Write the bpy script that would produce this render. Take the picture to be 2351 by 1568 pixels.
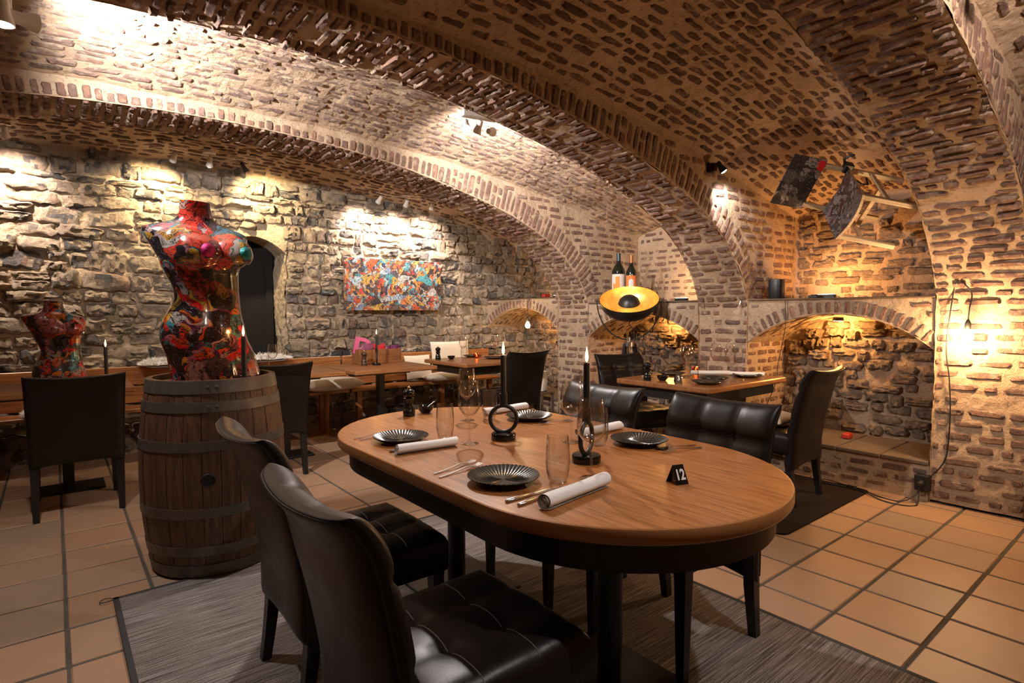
import bpy, math, random
import numpy as np
from mathutils import Vector as V, Matrix as MX, noise

scene = bpy.context.scene
COL = scene.collection
for o in list(bpy.data.objects):
    bpy.data.objects.remove(o)
random.seed(7)
PI = math.pi

# ------------------------------------------------------------------ camera, world, exposure
CAM_Z = 1.32704
YAW, PITCH, ROLL = 0.680177, 0.0512237, -0.002119
cam_d = bpy.data.cameras.new('camera')
cam_d.sensor_width = 36.0
cam_d.lens = 36.0 * 1302.77 / 2351.0
cam_d.clip_start = 0.05
cam = bpy.data.objects.new('camera', cam_d)
COL.objects.link(cam)
FW = V((math.sin(YAW) * math.cos(PITCH), math.cos(YAW) * math.cos(PITCH), -math.sin(PITCH)))
R0 = V((math.cos(YAW), -math.sin(YAW), 0))
U0 = R0.cross(FW)
RT = R0 * math.cos(ROLL) + U0 * math.sin(ROLL)
UP = U0 * math.cos(ROLL) - R0 * math.sin(ROLL)
cam.matrix_world = MX(((RT.x, UP.x, -FW.x, 0), (RT.y, UP.y, -FW.y, 0), (RT.z, UP.z, -FW.z, CAM_Z), (0, 0, 0, 1)))
scene.camera = cam

world = bpy.data.worlds.new('world')
scene.world = world
world.use_nodes = True
world.node_tree.nodes['Background'].inputs[0].default_value = (0.0, 0.0, 0.0, 1)
world.node_tree.nodes['Background'].inputs[1].default_value = 0.0
scene.view_settings.view_transform = 'Standard'
scene.view_settings.look = 'None'
scene.view_settings.gamma = 1.0
scene.view_settings.use_curve_mapping = False
scene.view_settings.exposure = -0.12
scene.cycles.max_bounces = 8
scene.cycles.transparent_max_bounces = 24
scene.cycles.use_denoising = True
scene.cycles.sample_clamp_indirect = 4.0
scene.cycles.blur_glossy = 0.5

WHITE = (1.0, 0.915, 0.88)
PINKISH = (1.0, 0.79, 0.65)
WARM = (1.0, 0.57, 0.26)
AMBER = (1.0, 0.46, 0.12)


def light(kind, loc, energy, color, parent=None, aim=None, size=0.03, angle=70, blend=0.6, name='lamp_light'):
    d = bpy.data.lights.new(name, kind)
    d.energy = energy
    d.color = color
    if kind in ('POINT', 'SPOT'):
        d.shadow_soft_size = size
    if kind == 'SPOT':
        d.spot_size = math.radians(angle)
        d.spot_blend = blend
    o = bpy.data.objects.new(name, d)
    COL.objects.link(o)
    o.location = loc
    if aim is not None:
        o.rotation_euler = (V(aim) - V(loc)).to_track_quat('-Z', 'Y').to_euler()
    return o


# ------------------------------------------------------------------ materials
MATS = {}


class NT:
    def __init__(self, name):
        m = bpy.data.materials.new(name)
        m.use_nodes = True
        self.m = m
        self.t = m.node_tree
        self.b = self.t.nodes['Principled BSDF']
        self.out = self.t.nodes['Material Output']
        MATS[name] = m

    def n(self, typ, **kw):
        nd = self.t.nodes.new(typ)
        for k, v in kw.items():
            if k.startswith('i_'):
                key = k[2:]
                key = int(key) if key.isdigit() else key.replace('_', ' ')
                sock = nd.inputs[key]
                if hasattr(v, 'is_output'):
                    self.t.links.new(v, sock)
                else:
                    sock.default_value = v
            else:
                setattr(nd, k, v)
        return nd

    def link(self, a, b):
        self.t.links.new(a, b)

    def ramp(self, fac, stops, interp='LINEAR'):
        r = self.n('ShaderNodeValToRGB')
        r.color_ramp.interpolation = interp
        e = r.color_ramp.elements
        while len(e) > 1:
            e.remove(e[-1])
        e[0].position, e[0].color = stops[0][0], (*stops[0][1], 1)
        for p, c in stops[1:]:
            k = e.new(p)
            k.color = (*c, 1)
        self.link(fac, r.inputs[0])
        return r.outputs[0]

    def mix(self, fac, a, b, mode='MIX'):
        x = self.n('ShaderNodeMix', data_type='RGBA', blend_type=mode)
        for s, v in ((x.inputs[0], fac), (x.inputs[6], a), (x.inputs[7], b)):
            if hasattr(v, 'is_output'):
                self.link(v, s)
            elif isinstance(v, tuple):
                s.default_value = (*v, 1)
            else:
                s.default_value = v
        return x.outputs[2]

    def math(self, op, a, b=0.0, clamp=False):
        x = self.n('ShaderNodeMath', operation=op, use_clamp=clamp)
        for s, v in ((x.inputs[0], a), (x.inputs[1], b)):
            if hasattr(v, 'is_output'):
                self.link(v, s)
            else:
                s.default_value = v
        return x.outputs[0]

    def coord(self, scale=(1, 1, 1), rnd=False, rot=(0, 0, 0)):
        c = self.n('ShaderNodeTexCoord').outputs['Object']
        mp = self.n('ShaderNodeMapping')
        mp.inputs['Scale'].default_value = scale
        mp.inputs['Rotation'].default_value = rot
        self.link(c, mp.inputs['Vector'])
        v = mp.outputs[0]
        if rnd:
            oi = self.n('ShaderNodeObjectInfo').outputs['Random']
            k = self.math('MULTIPLY', oi, 57.0)
            a = self.n('ShaderNodeVectorMath', operation='ADD')
            self.link(v, a.inputs[0])
            cb = self.n('ShaderNodeCombineXYZ')
            for i in range(3):
                self.link(k, cb.inputs[i])
            self.link(cb.outputs[0], a.inputs[1])
            v = a.outputs[0]
        return v

    def pos(self, scale=1.0):
        g = self.n('ShaderNodeNewGeometry').outputs['Position']
        s = self.n('ShaderNodeVectorMath', operation='SCALE')
        self.link(g, s.inputs[0])
        s.inputs['Scale'].default_value = scale
        return s.outputs[0]

    def noise(self, vec, scale=5, detail=4, rough=0.55, dist=0.0):
        x = self.n('ShaderNodeTexNoise')
        self.link(vec, x.inputs['Vector'])
        x.inputs['Scale'].default_value = scale
        x.inputs['Detail'].default_value = detail
        x.inputs['Roughness'].default_value = rough
        x.inputs['Distortion'].default_value = dist
        return x.outputs['Fac']

    def vor(self, vec, scale=5, feature='F1', rnd=1.0):
        x = self.n('ShaderNodeTexVoronoi', feature=feature)
        self.link(vec, x.inputs['Vector'])
        x.inputs['Scale'].default_value = scale
        x.inputs['Randomness'].default_value = rnd
        return x

    def rand(self):
        a = self.n('ShaderNodeObjectInfo').outputs['Random']
        g = self.n('ShaderNodeNewGeometry').outputs['Random Per Island']
        return self.math('FRACT', self.math('ADD', self.math('MULTIPLY', a, 7.31), self.math('MULTIPLY', g, 3.17)))

    def base(self, c):
        if hasattr(c, 'is_output'):
            self.link(c, self.b.inputs['Base Color'])
        else:
            self.b.inputs['Base Color'].default_value = (*c, 1)

    def set(self, **kw):
        for k, v in kw.items():
            s = self.b.inputs[k.replace('_', ' ')]
            if hasattr(v, 'is_output'):
                self.link(v, s)
            else:
                s.default_value = v
        return self

    def bump(self, h, strength=0.5, dist=0.01):
        x = self.n('ShaderNodeBump')
        x.inputs['Strength'].default_value = strength
        x.inputs['Distance'].default_value = dist
        self.link(h, x.inputs['Height'])
        self.link(x.outputs[0], self.b.inputs['Normal'])


def plain(name, col, rough=0.5, metal=0.0, nscale=0, nbump=0.0, var=0.0, coat=0.0, sheen=0.0):
    t = NT(name)
    t.set(Roughness=rough, Metallic=metal, Coat_Weight=coat, Sheen_Weight=sheen)
    if nscale:
        f = t.noise(t.coord(rnd=True), nscale, 5)
        if var:
            c = t.mix(f, tuple(x * (1 - var) for x in col), tuple(min(1, x * (1 + var)) for x in col))
            t.base(c)
        else:
            t.base(col)
        if nbump:
            t.bump(f, nbump, 0.004)
    else:
        t.base(col)
    return t.m


def emit(name, col, strength):
    t = NT(name)
    t.base((0, 0, 0))
    t.b.inputs['Emission Color'].default_value = (*col, 1)
    t.b.inputs['Emission Strength'].default_value = strength
    return t.m


# mortar: sandy lime, blotchy, pitted
def mortar_mat(name, c0, c1, bump=0.9):
    t = NT(name)
    p = t.pos()
    a = t.noise(p, 3.0, 6, 0.6)
    b = t.noise(p, 38.0, 8, 0.7)
    c = t.mix(t.ramp(a, [(0.3, (0, 0, 0)), (0.7, (1, 1, 1))]), c0, c1)
    c = t.mix(t.ramp(b, [(0.28, (1, 1, 1)), (0.45, (0, 0, 0))]), c, tuple(x * 0.45 for x in c0))
    t.base(c)
    t.set(Roughness=0.95, Specular_IOR_Level=0.15)
    d = t.noise(p, 17.0, 9, 0.68)
    t.bump(t.math('ADD', d, t.math('MULTIPLY', b, 0.35)), bump, 0.034)
    return t.m


def brick_mat(name, stops, smear, bump=0.8, lo=0.56, dust=0.0):
    t = NT(name)
    p = t.pos()
    r = t.rand()
    c = t.ramp(r, stops)
    v = t.noise(p, 26.0, 6, 0.65)
    c = t.mix(t.ramp(v, [(0.35, (0, 0, 0)), (0.7, (1, 1, 1))]), c, t.mix(0.55, c, (0.03, 0.022, 0.02)))
    w = t.noise(p, 11.0, 8, 0.7)
    c = t.mix(dust, c, smear)
    c = t.mix(t.ramp(w, [(lo, (0, 0, 0)), (lo + 0.16, (1, 1, 1))]), c, smear)
    t.base(c)
    t.set(Roughness=0.92, Specular_IOR_Level=0.2)
    t.bump(t.math('ADD', t.noise(p, 19.0, 9, 0.72), t.math('MULTIPLY', v, 0.5)), bump, 0.030)
    return t.m


mortar_mat('mortar', (0.42, 0.30, 0.20), (0.58, 0.435, 0.30))
mortar_mat('rubble_mortar', (0.40, 0.315, 0.225), (0.58, 0.47, 0.34), 1.0)
brick_mat('brick', [(0.0, (0.075, 0.042, 0.034)), (0.25, (0.15, 0.072, 0.05)), (0.5, (0.115, 0.075, 0.066)), (0.72, (0.20, 0.09, 0.058)),
                    (0.88, (0.19, 0.14, 0.115)), (1.0, (0.30, 0.135, 0.075))], (0.46, 0.345, 0.245), 1.0, lo=0.54, dust=0.10)
brick_mat('pale_brick', [(0.0, (0.16, 0.10, 0.085)), (0.3, (0.28, 0.165, 0.13)), (0.55, (0.24, 0.175, 0.155)), (0.8, (0.34, 0.19, 0.14)), (1.0, (0.36, 0.27, 0.22))],
          (0.52, 0.41, 0.31), 1.0, lo=0.50, dust=0.12)
brick_mat('rib_brick', [(0.0, (0.12, 0.068, 0.058)), (0.3, (0.22, 0.105, 0.08)), (0.55, (0.20, 0.13, 0.115)), (0.8, (0.27, 0.125, 0.088)),
                        (1.0, (0.34, 0.185, 0.125))], (0.50, 0.38, 0.28), 1.0, lo=0.52, dust=0.16)
brick_mat('rubble_stone', [(0.0, (0.095, 0.095, 0.10)), (0.10, (0.14, 0.135, 0.13)), (0.17, (0.33, 0.27, 0.20)), (0.45, (0.43, 0.355, 0.265)),
                           (0.65, (0.37, 0.30, 0.23)), (0.82, (0.31, 0.25, 0.20)), (0.88, (0.13, 0.125, 0.125)), (0.94, (0.33, 0.225, 0.165)), (1.0, (0.46, 0.38, 0.29))],
          (0.50, 0.40, 0.29), 1.0, lo=0.57)

brick_mat('niche_stone', [(0.0, (0.13, 0.115, 0.10)), (0.2, (0.24, 0.185, 0.14)), (0.5, (0.31, 0.235, 0.17)), (0.75, (0.26, 0.18, 0.13)), (0.9, (0.17, 0.155, 0.14)), (1.0, (0.36, 0.28, 0.20))],
          (0.44, 0.33, 0.23), 1.0, lo=0.52, dust=0.12)

t = NT('floor_tile')
p = t.pos()
c = t.ramp(t.rand(), [(0, (0.37, 0.215, 0.125)), (0.35, (0.43, 0.26, 0.155)), (0.7, (0.39, 0.245, 0.15)), (0.9, (0.31, 0.225, 0.155)), (1, (0.45, 0.265, 0.145))])
c = t.mix(t.ramp(t.noise(p, 9, 6, 0.65), [(0.3, (0, 0, 0)), (0.75, (1, 1, 1))]), t.mix(0.22, c, (0.22, 0.15, 0.1)), c)
t.base(c)
t.set(Roughness=0.5, Specular_IOR_Level=0.35)
t.bump(t.noise(p, 60, 5, 0.6), 0.18, 0.003)
mortar_mat('grout', (0.085, 0.075, 0.062), (0.13, 0.115, 0.095), 0.5)


def wood_mat(name, c0, c1, axis='y', scale=1.0, rough=0.35, coat=0.0, dark=None):
    t = NT(name)
    sc = {'x': (1.3, 17, 17), 'y': (17, 1.3, 17), 'z': (17, 17, 1.3)}[axis]
    v = t.coord(tuple(s * scale for s in sc), rnd=True)
    g = t.noise(v, 1.0, 8, 0.62, 0.6)
    sc2 = {'x': (5, 150, 150), 'y': (150, 5, 150), 'z': (150, 150, 5)}[axis]
    f = t.noise(t.coord(tuple(s * scale for s in sc2)), 1.0, 4, 0.6)
    wv = t.n('ShaderNodeTexWave', wave_type='BANDS', bands_direction='X' if axis != 'x' else 'Y')
    t.link(t.coord({'x': (0.5, 7, 7), 'y': (7, 0.5, 7), 'z': (7, 7, 0.5)}[axis], rnd=True), wv.inputs['Vector'])
    wv.inputs['Scale'].default_value = 1.1 * scale
    wv.inputs['Distortion'].default_value = 6.0
    wv.inputs['Detail'].default_value = 3.0
    wv.inputs['Detail Scale'].default_value = 1.2
    k = t.math('ADD', t.math('MULTIPLY', g, 0.85), t.math('MULTIPLY', wv.outputs['Fac'], 0.15))
    c = t.ramp(k, [(0.25, c1), (0.62, c0)])
    c = t.mix(t.ramp(f, [(0.40, (1, 1, 1)), (0.55, (0, 0, 0))]), c, t.mix(0.6, c, dark or tuple(x * 0.35 for x in c1)))
    t.base(c)
    t.set(Roughness=rough, Coat_Weight=coat, Coat_Roughness=0.25)
    t.bump(f, 0.08, 0.002)
    return t.m


wood_mat('oak', (0.47, 0.188, 0.052), (0.355, 0.126, 0.031), 'y', 1.0, 0.3, 0.15)
plain('oak_edge', (0.37, 0.155, 0.050), 0.3, 0.0, 5, 0.02, 0.14, coat=0.15)
wood_mat('oak_x', (0.41, 0.18, 0.065), (0.27, 0.105, 0.036), 'x', 1.0, 0.33, 0.1)
wood_mat('bench_wood', (0.40, 0.165, 0.05), (0.26, 0.095, 0.03), 'x', 0.8, 0.35)
wood_mat('pale_wood', (0.66, 0.50, 0.30), (0.56, 0.40, 0.22), 'z', 1.0, 0.45)
wood_mat('crate_wood', (0.34, 0.15, 0.055), (0.20, 0.075, 0.025), 'x', 1.4, 0.45)
wood_mat('stave_wood', (0.145, 0.066, 0.030), (0.055, 0.025, 0.013), 'z', 1.0, 0.55)
plain('slate_seat', (0.115, 0.085, 0.06), 0.75, 0.0, 12, 0.3, 0.4)
wood_mat('shelf_wood', (0.15, 0.10, 0.06), (0.08, 0.05, 0.03), 'y', 1.0, 0.7)
plain('iron_hoop', (0.125, 0.11, 0.094), 0.45, 0.6, 14, 0.3, 0.5)
plain('black_metal', (0.010, 0.0098, 0.0095), 0.42, 0.0, 30, 0.03, 0.2)
plain('black_wood', (0.009, 0.008, 0.0075), 0.38, 0.0, 22, 0.05, 0.3)
plain('black_wax', (0.012, 0.010, 0.010), 0.45)
plain('black_gloss', (0.008, 0.0075, 0.007), 0.16, 0.0)
plain('chrome', (0.75, 0.73, 0.70), 0.2, 1.0)
plain('steel', (0.62, 0.58, 0.54), 0.24, 1.0)
plain('white_lamp_metal', (0.75, 0.74, 0.72), 0.4)
plain('linen_white', (0.80, 0.78, 0.75), 0.85, 0.0, 180, 0.15, 0.04, sheen=0.2)
plain('cushion_cloth', (0.60, 0.53, 0.43), 0.9, 0.0, 90, 0.3, 0.12, sheen=0.2)
plain('white_fur', (0.80, 0.77, 0.72), 0.95, 0.0, 60, 0.2, 0.08, sheen=0.3)
plain('white_plastic', (0.72, 0.68, 0.60), 0.45)
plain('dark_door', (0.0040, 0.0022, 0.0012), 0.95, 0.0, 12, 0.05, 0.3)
plain('cable_black', (0.012, 0.011, 0.010), 0.55)
plain('digit_white', (0.85, 0.84, 0.80), 0.5)
plain('seam_thread', (0.17, 0.15, 0.13), 0.8)
plain('seam_and_hole_black', (0.006, 0.005, 0.005), 0.6)
plain('wick_black', (0.02, 0.015, 0.01), 0.9)
plain('bottle_glass', (0.007, 0.010, 0.006), 0.06, 0.0, coat=0.4)
plain('copper_foil', (0.45, 0.16, 0.06), 0.4, 0.6)
plain('teal_foil', (0.03, 0.06, 0.065), 0.35, 0.4)
plain('label_cream', (0.70, 0.58, 0.50), 0.7)
plain('label_orange', (0.72, 0.18, 0.035), 0.7)
plain('label_figure', (0.75, 0.25, 0.04), 0.7)
plain('pasty_magenta', (0.50, 0.015, 0.16), 0.25, 0.4, 160, 0.9, 0.6)
plain('pasty_teal', (0.01, 0.20, 0.21), 0.25, 0.4, 160, 0.9, 0.6)
plain('letter_pink', (0.62, 0.13, 0.30), 0.4)
plain('letter_red', (0.62, 0.03, 0.04), 0.4)
plain('red_plastic', (0.40, 0.03, 0.015), 0.4)
plain('ink_red', (0.66, 0.02, 0.02), 0.4)
plain('ink_white', (0.62, 0.56, 0.50), 0.5)
plain('mill_wood', (0.055, 0.03, 0.018), 0.35, 0.0, 12, 0.05, 0.3)
plain('brass', (0.6, 0.38, 0.14), 0.3, 1.0)
emit('flame', (1.0, 0.60, 0.22), 13.0)
emit('flame_core', (1.0, 0.80, 0.5), 40.0)
emit('lens_white', (1.0, 0.94, 0.85), 45.0)
emit('lens_warm', (1.0, 0.80, 0.50), 30.0)
emit('bulb_glow', (1.0, 0.74, 0.36), 60.0)
emit('bulb_hot', (1.0, 0.80, 0.48), 90.0)

t = NT('leather')
v = t.coord(rnd=True)
a = t.noise(v, 7, 4)
c = t.mix(a, (0.0065, 0.0048, 0.0042), (0.014, 0.0098, 0.0082))
t.base(c)
vb = t.vor(v, 260)
t.set(Roughness=t.ramp(a, [(0.3, (0.34, 0.34, 0.34)), (0.7, (0.46, 0.46, 0.46))]), Specular_IOR_Level=0.27)
t.bump(t.math('ADD', t.math('MULTIPLY', vb.outputs['Distance'], 0.35), t.noise(v, 45, 3)), 0.10, 0.003)

t = NT('glass')
fr = t.n('ShaderNodeLayerWeight')
fr.inputs['Blend'].default_value = 0.5
tr = t.n('ShaderNodeBsdfTransparent')
t.link(t.ramp(fr.outputs['Facing'], [(0.0, (0.99, 0.988, 0.982)), (0.6, (0.97, 0.965, 0.955)), (0.85, (0.80, 0.78, 0.75)), (1.0, (0.5, 0.48, 0.46))]), tr.inputs[0])
gl = t.n('ShaderNodeBsdfGlossy')
gl.inputs['Roughness'].default_value = 0.03
mx = t.n('ShaderNodeMixShader')
t.link(t.ramp(fr.outputs['Facing'], [(0.0, (0.05, 0.05, 0.05)), (0.3, (0.08, 0.08, 0.08)), (0.55, (0.26, 0.26, 0.26)), (0.75, (0.55, 0.55, 0.55)), (1.0, (1.0, 1.0, 1.0))]), mx.inputs[0])
t.link(tr.outputs[0], mx.inputs[1])
t.link(gl.outputs[0], mx.inputs[2])
t.link(mx.outputs[0], t.out.inputs[0])

t = NT('red_glass')
tr = t.n('ShaderNodeBsdfTransparent')
tr.inputs[0].default_value = (0.88, 0.42, 0.25, 1)
gl = t.n('ShaderNodeBsdfGlossy')
gl.inputs['Roughness'].default_value = 0.05
mx = t.n('ShaderNodeMixShader')
mx.inputs[0].default_value = 0.12
t.link(tr.outputs[0], mx.inputs[1])
t.link(gl.outputs[0], mx.inputs[2])
t.link(mx.outputs[0], t.out.inputs[0])

t = NT('plate_glaze')
a = t.noise(t.coord(), 30, 5)
t.base(t.mix(a, (0.020, 0.018, 0.014), (0.065, 0.055, 0.042)))
t.set(Roughness=0.24)

t = NT('gold_leaf')
a = t.noise(t.coord(), 9, 5, 0.6, 1.0)
t.base(t.ramp(a, [(0.3, (0.70, 0.34, 0.06)), (0.55, (0.85, 0.52, 0.14)), (0.75, (0.92, 0.66, 0.28))]))
t.set(Roughness=0.38, Metallic=0.75)

# flat-woven rug: broken streaks along x
t = NT('woven_rug')
v = t.coord((3.2, 150, 1))
a = t.noise(v, 1.0, 5, 0.7)
b = t.noise(t.coord((260, 120, 1)), 1.0, 2)
k = t.math('ADD', t.math('MULTIPLY', a, 0.8), t.math('MULTIPLY', b, 0.2))
t.base(t.ramp(k, [(0.36, (0.030, 0.022, 0.018)), (0.46, (0.115, 0.093, 0.08)), (0.55, (0.23, 0.20, 0.182)), (0.66, (0.40, 0.365, 0.34))]))
t.set(Roughness=0.9)
t.bump(b, 0.5, 0.004)
t = NT('dark_pile_rug')
p = t.pos()
t.base(t.mix(t.noise(p, 120, 4), (0.014, 0.010, 0.008), (0.040, 0.029, 0.023)))
t.set(Roughness=1.0, Specular_IOR_Level=0.1)
t.bump(t.noise(p, 220, 3), 0.9, 0.008)
plain('rug_binding', (0.030, 0.027, 0.026), 0.8, 0.0, 90, 0.3, 0.3)


# glossy torn-paper collage: abstract patches, ink outlines, zones by height
def collage(name, pal_a, pal_b, sa, sb, lines=0.02, gloss=True, zone=None, warp=0.35, dim=1.0):
    t = NT(name)
    v0 = t.coord()
    w = t.n('ShaderNodeTexNoise')
    t.link(v0, w.inputs['Vector'])
    w.inputs['Scale'].default_value = sa * 0.55
    w.inputs['Detail'].default_value = 3
    ad = t.n('ShaderNodeVectorMath', operation='MULTIPLY_ADD')
    t.link(w.outputs['Color'], ad.inputs[0])
    ad.inputs[1].default_value = (warp, warp, warp)
    t.link(v0, ad.inputs[2])
    v = ad.outputs[0]

    def layer(scale, pal):
        x = t.vor(v, scale)
        sp = t.n('ShaderNodeSeparateColor')
        t.link(x.outputs['Color'], sp.inputs[0])
        n = len(pal)
        return t.ramp(sp.outputs[0], [(i / n, c) for i, c in enumerate(pal)], 'CONSTANT'), sp.outputs[1], x
    ca, ga, xa = layer(sa, pal_a)
    cb, gb, xb = layer(sb, pal_b)
    m = t.ramp(ga, [(0.0, (0, 0, 0)), (0.42, (1, 1, 1))], 'CONSTANT')
    c = t.mix(m, ca, cb)
    nz = t.noise(v, sb * 1.4, 5, 0.7, 1.5)
    c = t.mix(t.ramp(nz, [(0.48, (0, 0, 0)), (0.58, (0.92, 0.92, 0.92))]), c, (0.012, 0.010, 0.011))
    nz2 = t.noise(v, sb * 2.6, 4, 0.6, 2.0)
    c = t.mix(t.ramp(nz2, [(0.60, (0, 0, 0)), (0.68, (0.7, 0.7, 0.7))]), c, (0.55, 0.47, 0.40))
    if zone:
        sx = t.n('ShaderNodeSeparateXYZ')
        t.link(v0, sx.inputs[0])
        z = t.math('ADD', sx.outputs[2], t.math('MULTIPLY', t.math('SUBTRACT', w.outputs['Fac'], 0.5), 0.35))
        for lo, hi, col, amt in zone:
            f = t.ramp(z, [(max(0, lo - 0.03), (0, 0, 0)), (lo, (amt,) * 3), (hi, (amt,) * 3), (min(1, hi + 0.03), (0, 0, 0))])
            c = t.mix(f, c, t.mix(1.0, c, col, 'MULTIPLY') if max(col) <= 1.0 else col)
    e = t.vor(v, sa, 'DISTANCE_TO_EDGE')
    c = t.mix(t.ramp(e.outputs['Distance'], [(0.0, (1, 1, 1)), (lines, (0, 0, 0))]), c, (0.01, 0.009, 0.01))
    t.base(t.mix(1.0, c, (dim, dim, dim), 'MULTIPLY'))
    t.set(Roughness=0.22 if gloss else 0.45, Coat_Weight=0.8 if gloss else 0.0, Coat_Roughness=0.06)
    return t.m


PA = [(0.55, 0.02, 0.012), (0.02, 0.015, 0.014), (0.60, 0.17, 0.02), (0.03, 0.17, 0.24), (0.02, 0.015, 0.014), (0.42, 0.03, 0.02), (0.35, 0.25, 0.18), (0.10, 0.07, 0.06), (0.65, 0.06, 0.03), (0.04, 0.05, 0.14)]
PB = [(0.03, 0.02, 0.02), (0.62, 0.10, 0.015), (0.60, 0.34, 0.04), (0.05, 0.26, 0.30), (0.46, 0.40, 0.36), (0.02, 0.02, 0.03), (0.62, 0.015, 0.015), (0.13, 0.04, 0.10), (0.42, 0.16, 0.19), (0.015, 0.013, 0.013)]
collage('torso_collage', PA, PB, 7.5, 19.0, dim=0.8, zone=[(0.0, 0.30, (1.0, 0.42, 0.36), 0.75), (0.42, 0.56, (0.22, 0.18, 0.20), 0.8), (0.80, 1.0, (1.0, 0.6, 0.7), 0.5)])
collage('bust_collage', PB, PA, 10.0, 24.0, dim=1.0, zone=[(0.30, 0.5, (1.0, 0.6, 0.45), 0.5)])
PC = [(0.80, 0.30, 0.10), (0.10, 0.42, 0.50), (0.05, 0.04, 0.05), (0.70, 0.12, 0.05), (0.55, 0.72, 0.85), (0.20, 0.12, 0.10), (0.80, 0.52, 0.12), (0.72, 0.68, 0.66), (0.12, 0.10, 0.14), (0.30, 0.40, 0.62)]
PD = [(0.06, 0.05, 0.05), (0.72, 0.22, 0.08), (0.75, 0.45, 0.12), (0.50, 0.62, 0.70), (0.20, 0.10, 0.09), (0.70, 0.10, 0.07), (0.10, 0.34, 0.42), (0.62, 0.55, 0.50), (0.08, 0.08, 0.14), (0.35, 0.20, 0.15)]
collage('canvas_collage', PC, PD, 9.0, 24.0, 0.006, False, warp=0.2, dim=0.58)
PE = [(0.03, 0.027, 0.027), (0.16, 0.13, 0.13), (0.30, 0.27, 0.27), (0.05, 0.04, 0.04), (0.09, 0.03, 0.03), (0.21, 0.19, 0.20)]
collage('stool_print', PE, PE, 9.0, 30.0, 0.015, False)
PF = [(0.03, 0.022, 0.02), (0.05, 0.035, 0.03), (0.13, 0.10, 0.09), (0.02, 0.018, 0.017), (0.30, 0.25, 0.22), (0.035, 0.025, 0.022)]
collage('stool_print_dark', PF, PF, 6.0, 26.0, 0.01, False)
PG = [(0.55, 0.10, 0.30), (0.30, 0.04, 0.24), (0.65, 0.35, 0.40), (0.10, 0.02, 0.10), (0.60, 0.05, 0.10)]
collage('letter_collage', PG, PG, 14.0, 40.0, 0.01, True)


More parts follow.
